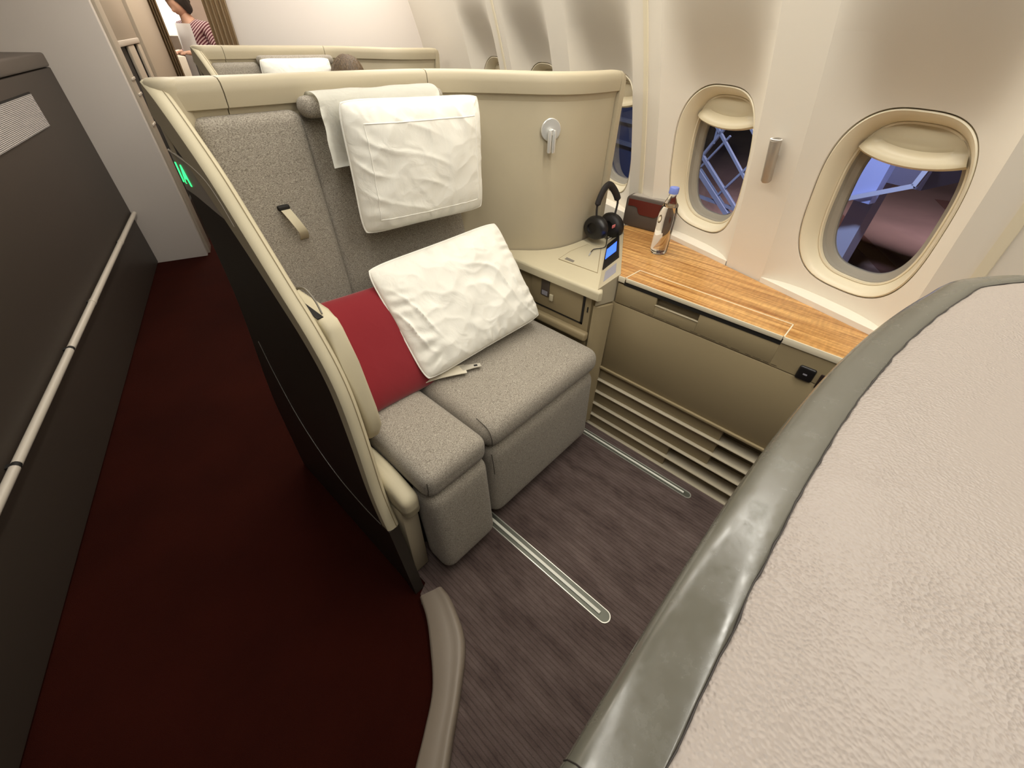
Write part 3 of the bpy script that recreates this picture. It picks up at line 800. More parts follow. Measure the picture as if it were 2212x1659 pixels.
def prism(quad, u0, u1):
    bm = bmesh.new(); lo = [bm.verts.new(P(u, v, u0)) for u, v in quad]; hi = [bm.verts.new(P(u, v, u1)) for u, v in quad]; n = len(quad)
    bm.faces.new(list(reversed(lo))); bm.faces.new(hi)
    for i in range(n): bm.faces.new((lo[i], lo[(i+1) % n], hi[(i+1) % n], hi[i]))
    return bm
bm = bmesh.new(); tpv = [P(0, 0), P(0, 1), P(1.12, 1), P(1.12, 0)]
a = [bm.verts.new(p) for p in tpv]; b = [bm.verts.new((p.x, p.y, .60)) for p in tpv]
bm.faces.new(a); bm.faces.new(list(reversed(b)))
for i in range(4): bm.faces.new((a[i], a[(i+1) % 4], b[(i+1) % 4], b[i]))
cp_ = obj('control_panel', bm, cream, cons, smooth=False)
obj('handset', prism([(.36, .06), (.40, .86), (.98, .76), (.95, .05)], .0002, .006), blackplastic, cp_, smooth=False)
obj('screen', prism([(.555, .12), (.575, .69), (.83, .67), (.80, .11)], .006, .0068), bluescreen, cp_, smooth=False)
obj('touch_pad', prism([(.08, .21), (.11, .76), (.31, .755), (.275, .23)], .0001, .0012), greyscreen, cp_, smooth=False)

# ================================================================== WINDOW DESK
desk = thing('window_desk', 'wood-topped desk along the windows with taupe front and louvred vents', 'desk', (1.3, .1, 0))
XD = 1.186
wl0, wl1 = F(1.314, 1.30, 0), F(1.314, -.165, 0)
obj('desk_top', slab([(XD, -.582), (wl1.x, wl1.y), (wl0.x, wl0.y), (1.60, .835), (1.537, .784), (1.199, .592), (XD, .588), (XD, .566), (1.272, .562), (1.271, .079), (XD, .079)], .680, .697, .0015), woodmat, desk, smooth=False)
fl = obj('flap', slab([(XD, .082), (1.269, .082), (1.2695, .559), (XD, .563)], .681, .6972), woodmat, desk, smooth=False)
for p0, p1 in (((XD, .080), (1.270, .0803)), ((1.2702, .080), (1.2708, .5610)), ((1.2708, .5610), (XD, .5650))):
    d = Vector((p1[0]-p0[0], p1[1]-p0[1], 0)); n = Vector((-d.y, d.x, 0)).normalized()*.0016
    obj('inlay_line', slab([(p0[0]+n.x, p0[1]+n.y), (p0[0]-n.x, p0[1]-n.y), (p1[0]-n.x, p1[1]-n.y), (p1[0]+n.x, p1[1]+n.y)], .690, .6978), deskedge, fl, smooth=False)
for y0, y1 in ((-.58, .079), (.566, .590)): obj('edge_strip', box(XD-.003, XD, y0, y1, .6785, .6978, .0008), deskedge, desk)
obj('edge_strip', box(XD-.003, XD, .082, .562, .684, .6978, .0008), deskedge, desk)
obj('flap_shadow', box(XD-.001, XD+.03, .080, .566, .671, .6835), darkgap, desk)  # black strip stands in for the shadow beneath the flap edge
obj('apron_panel', slab([(XD, -.58), (XD+.02, -.58), (XD+.02, .080), (XD, .080)], .602, .678), taupe, desk, smooth=False)
obj('apron_panel', box(XD, XD+.02, .445, .588, .602, .671, .001), taupe, desk)
obj('apron_panel', box(XD, XD+.02, .080, .305, .602, .671, .001), taupe, desk)
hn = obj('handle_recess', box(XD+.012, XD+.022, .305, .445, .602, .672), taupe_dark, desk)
obj('handle_lip', box(XD, XD+.013, .305, .445, .602, .643, .001), taupe, hn); obj('lip_edge', box(XD-.0015, XD+.006, .303, .447, .6425, .6455, .0008), cream, hn)
obj('front_panel', box(XD, XD+.02, -.58, .600, .322, .599, .0015), taupe, desk)
obj('end_panel', box(XD+.001, XD+.02, .600, .66, .03, .62), taupe, desk)
# tiny worn print along the seam
xs = [(.528, .476), (.462, .444), (.440, .405), (.398, .352), (.316, .292), (.284, .236), (.226, .200), (.190, .166), (.148, .132), (.126, .104), (.098, .084), (.078, .062)]
for a, b in xs: obj('print_mark', box(XD-.0006, XD, b, a, .6060, .6085), taupe_dark, desk)
obj('lower_ledge', box(XD-.008, XD+.02, -.58, .612, .312, .322, .002), taupe, desk)
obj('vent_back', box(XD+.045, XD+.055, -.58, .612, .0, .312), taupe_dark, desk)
louvmat = mat('louvre_beige', (204, 194, 170), .38)
zs = [.250, .188, .124, .061, .003]
for i, z in enumerate(zs):
    bm = bmesh.new()
    sec = [(-.005, z+.0075), (-.007, z+.004), (-.005, z), (.045, z-.006), (.045, z+.006)]
    loft([[Vector((XD+a, y, zz)) for a, zz in sec] for y in (-.58, .612)], bm=bm)
    obj('louvre', bm, louvmat, desk, smooth=False)
    up = .312 if i == 0 else zs[i-1]-.004
    cut = .105 if i < 3 else .245
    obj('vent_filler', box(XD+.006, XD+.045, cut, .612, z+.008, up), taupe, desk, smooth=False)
sk = obj('seat_button', rbox(XD-.007, XD+.002, -.028, .013, .598, .640, .006, seg=3, mid=2), blackplastic, desk)
obj('button_mark', box(XD-.0078, XD-.0068, -.012, -.002, .617, .621), greyscreen, sk)
ot = obj('power_socket', box(XD-.004, XD+.001, -.092, -.039, .590, .635, .002), mat('dark_brown_socket', (40, 28, 24), .45), desk)
obj('status_light', rbox(XD-.007, XD-.003, -.066, -.057, .626, .635, .0012, seg=2, mid=2), greenlamp, ot)

# ================================================================== THINGS ON DESK AND CONSOLE
# water bottle
bx, by, bz = 1.457, .592, .6975
bt = thing('water_bottle', 'clear plastic water bottle with blue cap standing on the wooden desk', 'bottle', (bx, by, bz))
outer = [(.001, .002), (.020, .000), (.027, .002), (.0300, .010), (.0300, .06), (.0295, .09), (.0305, .11), (.0308, .128), (.0290, .148), (.0240, .166), (.0175, .182), (.0125, .192), (.0122, .205), (.001, .206)]
obj('body', lathe(outer, 40, (bx, by, bz)), bottlemat, bt, ang=60)
wat = [(.001, .004), (.019, .003), (.0262, .005), (.0290, .012), (.0290, .06), (.0285, .09), (.0294, .11), (.0297, .128), (.028, .147), (.0235, .163), (.001, .163)]
obj('water', lathe(wat, 40, (bx, by, bz)), watermat, bt, ang=60)
obj('cap', lathe([(.001, .204), (.0155, .204), (.0158, .208), (.0156, .221), (.0142, .2235), (.001, .2235)], 28, (bx, by, bz)), bluecap, bt, ang=40)
# amenity case
case = thing('amenity_case', 'dark taupe case with burgundy flap standing behind the water bottle', 'case', (1.64, .745, .6975))
d = Vector((.011, -.134, 0)).normalized(); n = Vector((-d.y, d.x, 0)); n = n if n.x > 0 else -n
o0 = Vector((1.617, .842, .6975))
def cw(a, b, z): return o0 + d*a + n*b + Vector((0, 0, z))
def rrect(w, h, r, seg=5):
    pts = []
    for cx, cy, a0 in ((w-r, h-r, 0), (r, h-r, 90), (r, r, 180), (w-r, r, 270)):
        for i in range(seg+1):
            t = math.radians(a0+90*i/seg); pts.append((cx+r*math.cos(t), cy+r*math.sin(t)))
    return pts
W_, H_ = .200, .118
pr_ = rrect(W_, H_, .016)
rings = [[cw(a*(1-2*ins/W_)+ins, b, z*(1-2*ins/H_)+ins) for a, z in pr_] for b, ins in ((0, .004), (.002, .001), (.006, 0), (.040, 0), (.044, .001), (.046, .004))]
obj('body', loft(rings), boxmat, case, ang=40)
fp = [(.012, H_-.012), (.012, H_-.038), (.040, H_-.036), (.052, H_-.040), (.060, H_-.058), (.070, H_-.064), (.130, H_-.064), (.140, H_-.056), (.150, H_-.036), (W_-.012, H_-.034), (W_-.012, H_-.012)]
obj('flap', loft([[cw(a, b, z) for a, z in fp] for b in (-.0022, .002)]), burgundy, case, smooth=False)
obj('lid_edge', loft([[cw(a, b, z) for a, z in [(.016, H_-.002), (W_-.016, H_-.002), (W_-.02, H_+.002), (.02, H_+.002)]] for b in (.004, .042)]), boxlid, case, ang=40)
# headphones leaning on the shell
hpn = thing('headphones', 'black over-ear headphones with pink tag standing on the console by the shell', 'headphones', (1.50, .86, .662))
def earcup(c, ax, r, th, name):
    ax = Vector(ax).normalized(); q = Vector((0, 0, 1)).rotation_difference(ax); bm = bmesh.new()
    prof = [(.002, -th*.55), (r*.55, -th*.55), (r*.85, -th*.45), (r, -th*.2), (r, th*.12), (r*.93, th*.3), (r*.8, th*.5), (r*.45, th*.55), (r*.42, th*.35), (.002, th*.3)]
    lathe(prof, 28, bm=bm)
    for v in bm.verts: 
        v.co = Vector((v.co.x*.86, v.co.y*1.1, v.co.z)); v.co = c + q @ v.co
    return bm
cA, cB = Vector((1.440, .858, .722)), Vector((1.530, .838, .716))
axv = (cB-cA).normalized()
e1 = obj('ear_cup', earcup(cA, -axv, .052, .042, ''), blackplastic, hpn, ang=50)
e2 = obj('ear_cup', earcup(cB, axv, .052, .042, ''), blackplastic, hpn, ang=50)
obj('ear_pad', earcup(cA + axv*.012, axv, .047, .026, ''), blacksoft, e1, ang=50)
obj('ear_pad', earcup(cB - axv*.012, -axv, .047, .026, ''), blacksoft, e2, ang=50)
mid = (cA+cB)/2
hb = [Vector(q) for q in spline([cA+Vector((.000, .004, .035)), cA+Vector((.000, .008, .085)), mid+Vector((-.018, .014, .142)), mid+Vector((.018, .010, .146)), cB+Vector((.014, .004, .095)), cB+Vector((.006, .0, .035))], 40)]
obj('headband', tube(hb, [.0045 if (i < 8 or i > 31) else .0135 for i in range(40)], 10, flat=.75), blacksoft, hpn)
obj('pink_tag', rbox(1.478, 1.502, .806, .810, .722, .734, .0015, seg=2, mid=2), pinktag, hpn)
cb = [Vector(q) for q in spline([(1.50, .835, .668), (1.53, .825, .676), (1.55, .838, .690), (1.53, .850, .680), (1.48, .822, .666), (1.44, .800, .667), (1.41, .795, .667), (1.372, .812, .667), (1.33, .800, .667)], 60)]
obj('cable', tube(cb, .0016, 6), blackplastic, hpn)
obj('plug', tube([Vector((1.335, .802, .667)), Vector((1.31, .792, .667))], [.003, .002], 8), silver, hpn)
# reading lamp on the shell
pL, nL = at_s(s_of_x(1.232)); nL = Vector((nL[0], nL[1], 0)); pL = Vector((pL[0], pL[1], 0)) - nL*.002
ry = thing('reading_lamp', 'round silver reading lamp with hanging twin rods on the curved cream panel', 'lamp', pL+Vector((0, 0, 1.04)))
def ontoL(bm, z):
    q = Vector((0, 0, 1)).rotation_difference(-nL)
    for v in bm.verts: v.co = pL + Vector((0, 0, z)) + q @ v.co
    return bm
obj('base_disc', ontoL(lathe([(.001, 0), (.033, 0), (.033, .004), (.031, .006), (.001, .007)], 36), 1.062), silver, ry, ang=40)
obj('pivot', ontoL(lathe([(.001, .005), (.009, .005), (.009, .022), (.007, .024), (.001, .024)], 20), 1.058), silver, ry, ang=40)
tx = Vector((-nL.y, nL.x, 0))
for s in (-1, 1):
    c = pL - nL*.020 + tx*.0072*s
    obj('lamp_rod', lathe([(.001, .998), (.0056, .999), (.0066, 1.002), (.0066, 1.058), (.005, 1.064), (.001, 1.065)], 16, c), silver, ry, ang=40)
# bud vase on the pillar
A_v = .790
vs = thing('bud_vase', 'empty grey tube vase fixed to the wall pillar between two windows', 'vase', F(tp(1.0)-.016, A_v, .99))
bm = bmesh.new()
prof = [(.001, -.055), (.010, -.055), (.0135, -.050), (.0145, .052), (.0150, .055), (.0120, .0565), (.0105, .050), (.0095, -.03), (.001, -.032)]
lathe(prof, 28, bm=bm)
axz = (F(tp(1.10), A_v, 1.10)-F(tp(.99), A_v, .99)).normalized(); q = Vector((0, 0, 1)).rotation_difference(axz)
for v in bm.verts: v.co = F(tp(1.045)-.019, A_v, 1.045) + q @ v.co
obj('tube', bm, mat('vase_grey', (176, 168, 156), .35, metal=.3), vs, ang=40)
obj('bracket', fbox(tp(1.07)-.012, tp(1.07)+.002, A_v-.006, A_v+.006, 1.06, 1.08), silver, vs)
rv = [F(tp(1.0985)-.019+.0135*math.cos(a), A_v+.0135*math.sin(a), 1.0995+.0*math.cos(a)) for a in np.linspace(0, 2*math.pi, 28, endpoint=False)]
obj('rim', tube(rv, .0016, 6, closed=True), whitecloth, vs)

# ================================================================== FRONT PARTITION (padded wall top beside the camera)
ZP = 1.15
po = [(-.16, .004), (-.06, .001)] + [(x, -.41*max(0, x-.06)**2.4) for x in np.linspace(.02, .50, 13)] + [(.538, -.081), (.565, -.106), (.583, -.145), (.590, -.20), (.590, -.30), (.590, -.60)]
pp = spline(po, 150)
part_ = thing('front_partition', 'leather-topped partition with worn glossy grey edge in the near right corner', 'partition', (.25, -.3, 0))
def pnorm(P_, i):
    d = P_[min(i+1, len(P_)-1)]-P_[max(i-1, 0)]; d = d/np.linalg.norm(d); return np.array([d[1], -d[0]])
prof = [(.004, 0), (.003, 1.05), (.000, 1.105), (.0000, 1.1395), (.0008, 1.1440), (.0030, 1.1474), (.0075, 1.1494), (.0150, 1.1504), (.0205, 1.1506), (.0222, 1.1494), (.0225, 1.140)]
rings = []
for i, p in enumerate(pp):
    nn = pnorm(pp, i)
    rings.append([Vector((p[0]+nn[0]*o, p[1]+nn[1]*o, z)) for o, z in prof[2:]])
obj('edge_trim', loft(rings, closed=False), edgemat, part_, ang=60)
ij = min(range(len(pp)), key=lambda i: abs(pp[i][0]-.029)); nj = pnorm(pp, ij)
obj('trim_joint', tube([Vector((pp[ij][0]+nj[0]*o+.10*o, pp[ij][1]+nj[1]*o, z+.0001)) for o, z in prof[3:10]], .00025, 6), darkrubber, part_)
rings = []
for i, p in enumerate(pp):
    nn = pnorm(pp, i); rings.append([Vector((p[0]+nn[0]*o, p[1]+nn[1]*o, z)) for o, z in ((.001, 1.108), (.004, 1.05), (.004, .0))])
obj('body', loft(rings, closed=False), darkshell, part_, ang=60)
inner = []
for i, p in enumerate(pp):
    nn = pnorm(pp, i); wob = .0009*noise.noise(Vector((p[0]*60, p[1]*60, 1))) + .0004*noise.noise(Vector((p[0]*300, p[1]*300, 4)))
    inner.append(np.array([p[0]+nn[0]*(.0215+wob), p[1]+nn[1]*(.0215+wob)]))
bm = bmesh.new(); cen = np.array([.20, -.60]); rows = []
for f, dz in ((0, -.006), (.0, -.0004), (.004, .0008), (.012, .0022), (.03, .0034), (.07, .0040), (.15, .0042), (.3, .0040), (.6, .003), (1, .002)):
    rows.append([Vector((q[0]+(cen[0]-q[0])*f, q[1]+(min(q[1], cen[1])*0+cen[1]-q[1])*f, ZP+dz)) for q in inner])
loft(rows, closed=False, bm=bm)
obj('leather_pad', bm, leathermat, part_, ang=60)
obj('seam_line', tube([Vector((q[0], q[1], ZP+.0003)) for q in inner], [.00025+.0005*max(0, noise.noise(Vector((q[0]*140, q[1]*140, 9)))+.1) for q in inner], 6), darkrubber, part_)

# ================================================================== ACROSS THE AISLE
TC = -.884
ac = thing('aisle_console', 'dark brown console wall across the aisle with a pale handrail', 'console', F(-1.2, 1.5, 0))
obj('body', fbox(-1.75, TC, -1.6, 3.596, .01, 1.098, .004), mat('dark_brown_laminate', (66, 58, 51), .5, spec=.35), ac)
capm = mat('lit_brown_cap', (96, 86, 78), .45)  # cap colour made lighter for the light on the console top
obj('top_cap', fbox(-1.75, TC+.004, -1.6, 3.594, 1.102, 1.160, .010, 3), capm, ac)
ip = obj('ribbed_panel', fbox(TC+.004, TC+.009, 1.3, 3.070, .905, 1.030), weavemat, ac)
obj('panel_shadow_gap', fbox(TC-.002, TC+.0045, 1.3, 3.078, 1.030, 1.037), darkgap, ip); obj('panel_shadow_gap', fbox(TC-.002, TC+.0045, 3.070, 3.078, .905, 1.037), darkgap, ip)
cuts = [-1.5, -.2, 1.28, 1.90, 2.30, 3.05, 3.59]
for i in range(len(cuts)-1):
    obj('rail_bar', tube([F(TC+.018, cuts[i]+.008, .343), F(TC+.018, cuts[i+1]-.008, .343)], .0125, 14), trimlight, ac)
for i, a in enumerate(cuts[1:-1]):
    obj('rail_collar', tube([F(TC+.018, a-.012, .343), F(TC+.018, a+.012, .343)], .0138 if i > 2 else .0115, 14), trimlight if i > 2 else darkgap, ac)
    obj('rail_bracket', fbox(TC-.002, TC+.012, a-.008, a+.008, .335, .351), darkgap, ac)
hd = one('seat_headrest', rbox(-.22, .22, -.06, .06, 0, .10, .045, seg=5), cream_soft, 'cream rounded seat top showing above the dark aisle console', 'headrest', ang=60)
hd.location = F(-1.22, 2.86, 1.162); hd.rotation_euler.z = -AA

# passage: cabinet with dividers, curtains, galley
cab = thing('passage_cabinet', 'beige passage cabinet with slots painted dark as unlit and upright dividers past the white bulkhead', 'cabinet', F(-.75, 4.2, 0))
obj('upper_panel', fbox(-.95, -.58, 3.80, 4.70, 1.205, 2.1, .004), rackmat, cab)
obj('header_rail', fbox(-.95, -.575, 3.80, 4.70, 1.175, 1.205, .006), trimlight, cab)
obj('slot_shade', fbox(-.95, -.600, 3.80, 4.70, .02, 1.175), darkgap, cab)  # dark block fills the slots, its colour standing for their unlit interior
obj('divider', fbox(-.599, -.58, 4.16, 4.40, .02, 1.174, .008), rackmat, cab)
obj('divider', fbox(-.599, -.58, 4.58, 4.72, .02, 1.174, .008), rackmat, cab)
obj('side_panel', fbox(-.95, -.56, 4.74, 6.1, .0, 2.1, .006), rackmat, cab)
obj('slot_base', fbox(-.95, -.585, 3.80, 4.70, 0, .30), darkshell, cab)
for z in (1.03, .955, .80): obj('latch', fbox(-.57, -.564, 3.675, 3.79, z, z+.012, .002), trimlight, cab)
def curtain(name, label, t0, t1, a, z0, z1, n, amp, lean_=0):
    bm = bmesh.new(); rows = []
    for z in np.linspace(z0, z1, 10):
        row = []
        for i in range(n*8+1):
            u = i/(n*8); t = t0+(t1-t0)*u + lean_*(z1-z); aa = a + amp*math.sin(2*math.pi*n*u) 
            row.append(F(t, aa, z))
        rows.append(row)
    loft(rows, closed=False, bm=bm); bmesh.ops.solidify(bm, geom=bm.faces[:], thickness=.004)
    return one(name, bm, curtainmat, label, 'curtain', ang=60)
curtain('curtain', 'beige curtain gathered at the left edge of the far white bulkhead', -.075, .045, 3.615, .02, 2.05, 5, .018, .0)
curtain('curtain', 'long beige curtain gathered beyond the passage cabinet, left of the standing person', -.585, -.50, 6.2, .02, 2.05, 4, .05, 0)
struct(obj('wall_alcove', fbox(-.285, .05, 7.0, 7.05, 0, 2.1), pinkwall, smooth=False))
gc = thing('galley_cart', 'white galley unit beyond the passage behind the standing person', 'galley unit', F(-.9, 8.4, 0))
obj('counter', fbox(-1.3, -.45, 8.2, 8.9, .02, .95, .01), rackmat, gc)
obj('oven_front', fbox(-1.3, -.45, 8.5, 8.9, 1.15, 1.9, .01), whitecloth, gc)

# far suite: copies of shell, seat and cover, one row back
SH = AU*1.85
far_shell = dup(shell, SH, 'cream privacy shell one row behind, around the brown-haired passenger', 'suite shells', skip=('number_plaque',))
far_seat = dup(seat, SH, 'grey lounge seat of the row behind, mostly hidden by the nearer shell', 'lounge seats')
make_pillow('pillow', 'white pillow on the far seat beside the brown-haired passenger', 'pillow', .40, .31, .12, pose(Vector((.70, 1.085, 1.008))+SH, .05, 0, 0), 33.0, pillowmat, pillowpipe, .004, 'white pillows')

# ================================================================== PEOPLE
def skinned(name, joints, edges, material, parent, sub=2):
    me = bpy.data.meshes.new(name); me.from_pydata([j[0] for j in joints], edges, [])
    o = bpy.data.objects.new(name, me); COL.objects.link(o)
    md = o.modifiers.new('skin', 'SKIN'); md.use_smooth_shade = True
    sv = me.skin_vertices[0].data if me.skin_vertices else None
    if sv is None:
        bm = bmesh.new(); bm.from_mesh(me); bm.verts.layers.skin.verify(); bm.to_mesh(me); bm.free(); sv = me.skin_vertices[0].data
    for i, j in enumerate(joints):
        r = j[1]; sv[i].radius = r if isinstance(r, tuple) else (r, r); sv[i].use_root = (i == 0)
    s = o.modifiers.new('sub', 'SUBSURF'); s.levels = sub; s.render_levels = sub
    me.materials.append(material)
    dg = bpy.context.evaluated_depsgraph_get(); me2 = bpy.data.meshes.new_from_object(o.evaluated_get(dg))
    bpy.data.objects.remove(o)
    bm = bmesh.new(); bm.from_mesh(me2); bpy.data.meshes.remove(me2)
    return obj(name, bm, material, parent, ang=80)
def head_mesh(c, fwd, up, s=1.0):
    """head with brow, nose, mouth and chin relief; fwd/up are unit vectors"""
    fwd = Vector(fwd).normalized(); up = (Vector(up) - fwd*Vector(up).dot(fwd)).normalized(); rt = fwd.cross(up)
    rings = []
    for i in range(25):
        th = math.pi*i/24; row = []
        for k in range(32):
            ph = 2*math.pi*k/32
            x = math.sin(th)*math.sin(ph); f = math.sin(th)*math.cos(ph); z = math.cos(th)
            w_ = .074*(1 - .22*max(0, -z)**1.5); d_ = .094; h_ = .115
            px, pf, pz = x*w_, f*d_*(1-.10*max(0, -z)), z*h_
            if f > .5:
                a = x/.5
                pf += .020*math.exp(-(x/.16)**2)*math.exp(-((z+.16)/.17)**2)              # nose
                pf -= .010*(math.exp(-((x-.32)/.16)**2)+math.exp(-((x+.32)/.16)**2))*math.exp(-((z-.06)/.10)**2)   # eye sockets
                pf += .006*math.exp(-(x/.28)**2)*math.exp(-((z+.50)/.07)**2)               # lips
                pf += .010*math.exp(-(x/.3)**2)*math.exp(-((z+.80)/.12)**2)                # chin
            row.append(Vector(c) + (rt*px + fwd*pf + up*pz)*s)
        rings.append(row)
    return loft(rings, caps=False)
def hair_mesh(c, fwd, up, s=1.0, length=.0, face=.55, seed=0):
    fwd = Vector(fwd).normalized(); up = (Vector(up) - fwd*Vector(up).dot(fwd)).normalized(); rt = fwd.cross(up)
    rings = []
    for i in range(20):
        row = []
        for k in range(48):
            ph = 2*math.pi*k/48; fr_ = math.cos(ph)
            lim = math.pi*(.68 if fr_ < .1 else .68-.36*ss((fr_-.1)/.6)); th = .02+lim*i/19
            x = math.sin(th)*math.sin(ph); f = math.sin(th)*math.cos(ph); z = math.cos(th)
            b = 1.14 + .030*math.sin(ph*17+seed+3*math.sin(th*2))*math.sin(th) - .05*math.exp(-(math.sin(ph)*math.sin(th)/.12)**2)*max(0, z) + .03*noise.noise(Vector((x*3, f*3, z*3+seed)))
            row.append(Vector(c) + (rt*x*.076*b + fwd*f*.096*b + up*(z*.115*b - (length*max(0, (i-11)/8)**1.2 if fr_ < .35 else 0)))*s)
        rings.append(row)
    bm = loft(rings, caps=False)
    return bm
def ear(c, fwd, up, side, s=1.0):
    fwd = Vector(fwd).normalized(); up = (Vector(up) - fwd*Vector(up).dot(fwd)).normalized(); rt = fwd.cross(up)
    return lathe([(.001, -.004), (.012, -.004), (.016, 0), (.012, .004), (.001, .003)], 14, (0, 0, 0))
# passenger in the far seat
pc = Vector((.935, .985, 0)) + SH
pas = thing('person', 'seated passenger with brown hair, only the top of the head above the nearer shell', 'person', pc+Vector((0, 0, .47)))
hc = pc + Vector((0, -.01, 1.055)); pf = Vector((.25, -1, -.15)); pu = Vector((0.05, -.1, 1))
def V3(p, x, y, z): return tuple(p + Vector((x, y, z)))
J = [(V3(pc, 0, .04, .56), (.13, .10)), (V3(pc, 0, .06, .70), (.12, .09)), (V3(pc, 0, .05, .84), (.14, .09)), (V3(pc, 0, .03, .93), (.05, .05)), (V3(pc, 0, .01, 1.02), (.055, .05)),
     (V3(pc, -.15, .05, .87), .05), (V3(pc, -.20, -.02, .66), .04), (V3(pc, -.12, -.20, .60), .03), (V3(pc, .15, .05, .87), .05), (V3(pc, .20, -.02, .66), .04), (V3(pc, .12, -.20, .60), .03),
     (V3(pc, -.09, -.10, .55), .08), (V3(pc, -.10, -.40, .53), .06), (V3(pc, -.10, -.43, .12), .042), (V3(pc, .09, -.10, .55), .08), (V3(pc, .10, -.40, .53), .06), (V3(pc, .10, -.43, .12), .042)]
skinned('body', J, [(0, 1), (1, 2), (2, 3), (3, 4), (2, 5), (5, 6), (6, 7), (2, 8), (8, 9), (9, 10), (0, 11), (11, 12), (12, 13), (0, 14), (14, 15), (15, 16)], mat('grey_knit', (120, 112, 108), .9), pas)
obj('head', head_mesh(hc, pf, pu), skin, pas, ang=80)
obj('hair', hair_mesh(hc, pf, pu, length=.16, seed=2), hairbrown, pas, ang=80)
# attendant standing in the passage, looking down to the left
at0 = F(-.305, 6.55, 0)
att = thing('person', 'standing person in maroon striped top and white apron in the passage, head bent', 'person', at0)
FV = (-AT*.74 - AU*.67).normalized(); SV = Vector((FV.y, -FV.x, 0))
def Q(dt, da, z):
    p = F(-.305, 6.55, z*1.055) - FV*dt + SV*da
    return tuple(p)
legs = [(Q(.03, 0, .86), (.12, .11)), (Q(.03, -.09, .80), .085), (Q(.03, -.09, .46), .055), (Q(.03, -.09, .08), .036), (Q(-.08, -.09, .035), .032), (Q(.03, .09, .80), .085), (Q(.03, .09, .46), .055), (Q(.03, .09, .08), .036), (Q(-.08, .09, .035), .032),
        (Q(.03, 0, 1.0), (.11, .13)), (Q(.02, 0, 1.16), (.11, .15)), (Q(-.02, 0, 1.27), (.05, .05)), (Q(-.06, 0, 1.35), (.05, .05))]
skinned('body', legs, [(0, 1), (1, 2), (2, 3), (3, 4), (0, 5), (5, 6), (6, 7), (7, 8), (0, 9), (9, 10), (10, 11), (11, 12)], skin, att)
top = [(Q(.035, 0, .93), (.125, .14)), (Q(.035, 0, 1.06), (.12, .14)), (Q(.025, 0, 1.18), (.125, .155)), (Q(.0, 0, 1.26), (.075, .09)),
       (Q(.03, -.17, 1.20), .058), (Q(.06, -.20, 1.00), .048), (Q(-.08, -.17, .99), .040), (Q(.03, .17, 1.20), .058), (Q(.05, .20, 1.00), .048), (Q(-.08, .16, .99), .040)]
skinned('striped_top', top, [(0, 1), (1, 2), (2, 3), (2, 4), (4, 5), (5, 6), (2, 7), (7, 8), (8, 9)], stripemat, att)
for sgn in (-1, 1):
    hands = [(Q(-.07, sgn*.165, .99), .030), (Q(-.17, sgn*.10, 1.00), .026), (Q(-.215, sgn*.065, 1.005), (.030, .018))]
    ed = [(0, 1), (1, 2)]
    for k in range(5):
        b = len(hands); off = -.022+.011*k
        hands += [(Q(-.245, sgn*.055+off, 1.0), .0085), (Q(-.268+.006*abs(k-2), sgn*.045+off, .985), .0075)]; ed += [(2, b), (b, b+1)]
    skinned('hand', hands, ed, skin, att, 1)
bm = bmesh.new()
loft([[Vector(Q(tt, aa, z)) for tt, aa in ((-.10-.03*(1.1-z), -.11), (-.125-.03*(1.1-z), -.05), (-.13-.03*(1.1-z), .05), (-.105-.03*(1.1-z), .11))] for z in (1.22, 1.10, .97, .80, .62, .55)], closed=False, bm=bm)
bmesh.ops.solidify(bm, geom=bm.faces[:], thickness=.006)
obj('apron', bm, whitecloth, att, ang=60)
rings = [[Vector(Q(.03+r*math.cos(a)*.9, r*math.sin(a), z)) for a in np.linspace(0, 2*math.pi, 24, endpoint=False)] for z, r in ((.95, .135), (.85, .155), (.6, .165), (.42, .16))]
obj('skirt', loft(rings, caps=False), mat('maroon_skirt', (120, 40, 36), .8), att, ang=60)
hc = Vector(Q(-.065, 0, 1.372)); hf = FV*.9 + Vector((0, 0, -.55)); hu = FV*.45 + Vector((0, 0, 1))
obj('head', head_mesh(hc, hf, hu), skin, att, ang=80)
obj('hair', hair_mesh(hc, hf, hu, length=.03, seed=5), hairblack, att, ang=80)
obj('hair_bun', lathe([(.001, -.035), (.025, -.028), (.038, 0), (.028, .026), (.001, .034)], 20, hc - FV*.105 + Vector((0, 0, .01))), hairblack, att, ang=80)

# ================================================================== OUTSIDE THE WINDOWS
one('apron_ground', slab([(2.2, -60), (90, -60), (90, 90), (2.2, 90)], -4.7, -4.5), concrete, 'dim reddish concrete apron outside the windows', 'ground', smooth=False)
K = 4.0
def out(a, z, t=3.4): return F(t*K, a*K, 1.3+(z-1.3)*K)
tr = thing('steel_lattice', 'blue-grey crossed steel lattice outside, seen through the nearer desk window', 'lattice', out(2.6, .2))
for a, b, r in (((2.75, .95), (2.74, .62), .05), ((2.50, 1.03), (2.90, .38), .07), ((2.85, .81), (2.20, .34), .07), ((2.20, .73), (2.56, .23), .06), ((2.83, .52), (2.25, .16), .09), ((2.66, .95), (2.3, .67), .06), ((2.60, .70), (2.80, .43), .05), ((2.95, .48), (2.38, .14), .13), ((3.1, .2), (2.0, .2), .08), ((3.1, 1.05), (2.0, 1.05), .08)):
    o = obj('beam', box(-1, 1, -1, 1, -1, 1), trussmat, tr, smooth=False)
    p, q2 = out(*a), out(*b); dd = q2-p; zq = dd.normalized(); xq = zq.cross(AT).normalized(); yq = zq.cross(xq)
    mm = Matrix((xq*r*.6, yq*r*.6, zq*dd.length/2)).transposed().to_4x4(); mm.translation = (p+q2)/2
    o.data.transform(mm)
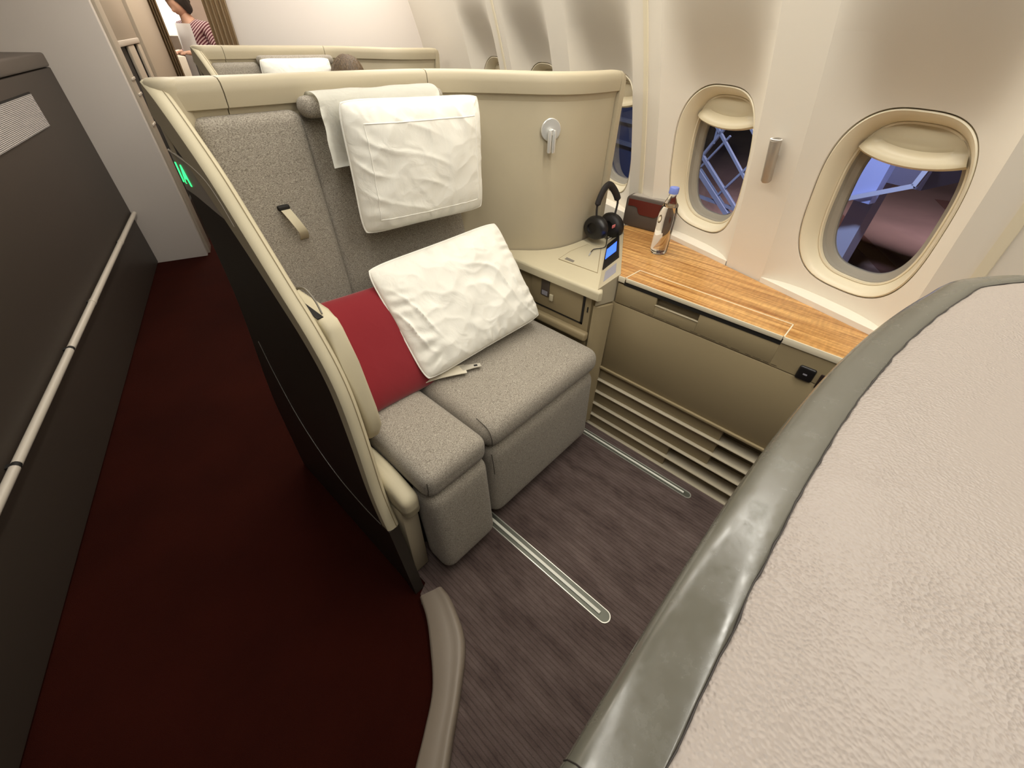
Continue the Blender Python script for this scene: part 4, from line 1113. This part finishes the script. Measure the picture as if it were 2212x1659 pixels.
jb = thing('boarding_bridge', 'pale blue boarding bridge panel outside the window nearest the camera', 'bridge', F(13.6, 6.2, -4))
obj('wall_panel', fbox(13.6, 13.9, 5.62, 6.4, -1.9, 1.2), bridgemat, jb, smooth=False)
obj('tunnel_wall', fbox(13.9, 16.5, 4.84, 7.5, -1.4, 1.8), mat('bridge_shade', (52, 54, 78), .7), jb, smooth=False)
fr1 = obj('floor_rail', box(-1, 1, -1, 1, -1, 1), trussmat, jb, smooth=False)
def place(o, p, q2, r):
    dd = q2-p; zq = dd.normalized(); xq = zq.cross(AT).normalized(); yq = zq.cross(xq)
    mm = Matrix((xq*r, yq*r, zq*dd.length/2)).transposed().to_4x4(); mm.translation = (p+q2)/2; o.data.transform(mm)
place(fr1, out(1.60, .47, 3.38), out(1.22, .66, 3.38), .055)
fr2 = obj('corner_rail', box(-1, 1, -1, 1, -1, 1), trussmat, jb, smooth=False); place(fr2, out(1.22, .66, 3.38), out(1.19, .86, 3.38), .055)
obj('support_leg', fbox(14.5, 15.0, 5.9, 6.4, -4.5, -1.4), trussmat, jb, smooth=False)
jb2 = thing('service_stair', 'dark blue service structure outside, seen past the end of the shell', 'structure', F(13.6, 15.6, -4.5))
obj('tower', fbox(13.6, 15, 14.2, 17.5, -4.5, 1.2), mat('blue_tower', (62, 78, 120), .7), jb2, smooth=False)
for z in (-2.2, -1.4, -.6, .2): obj('landing', fbox(13.4, 13.7, 14.1, 17.6, z, z+.12), trussmat, jb2, smooth=False)
for i, (a, b) in enumerate((((24, 12.5), (15, 3)), ((20, 12), (13, 4.5)), ((29, 9), (18, 1)))):
    p, q2 = F(a[0], a[1], -4.49), F(b[0], b[1], -4.49); dd = (q2-p).normalized(); nn = Vector((-dd.y, dd.x, 0))*.35
    one('apron_stripe', slab([tuple((p+nn).xy), tuple((p-nn).xy), tuple((q2-nn).xy), tuple((q2+nn).xy)], -4.499, -4.49), asphaltline, ('long dark stripe', 'shorter near dark stripe', 'outermost dark stripe')[i] + ' on the concrete apron outside the window', 'stripe', 'apron stripes', smooth=False)
bpy.context.view_layer.update()
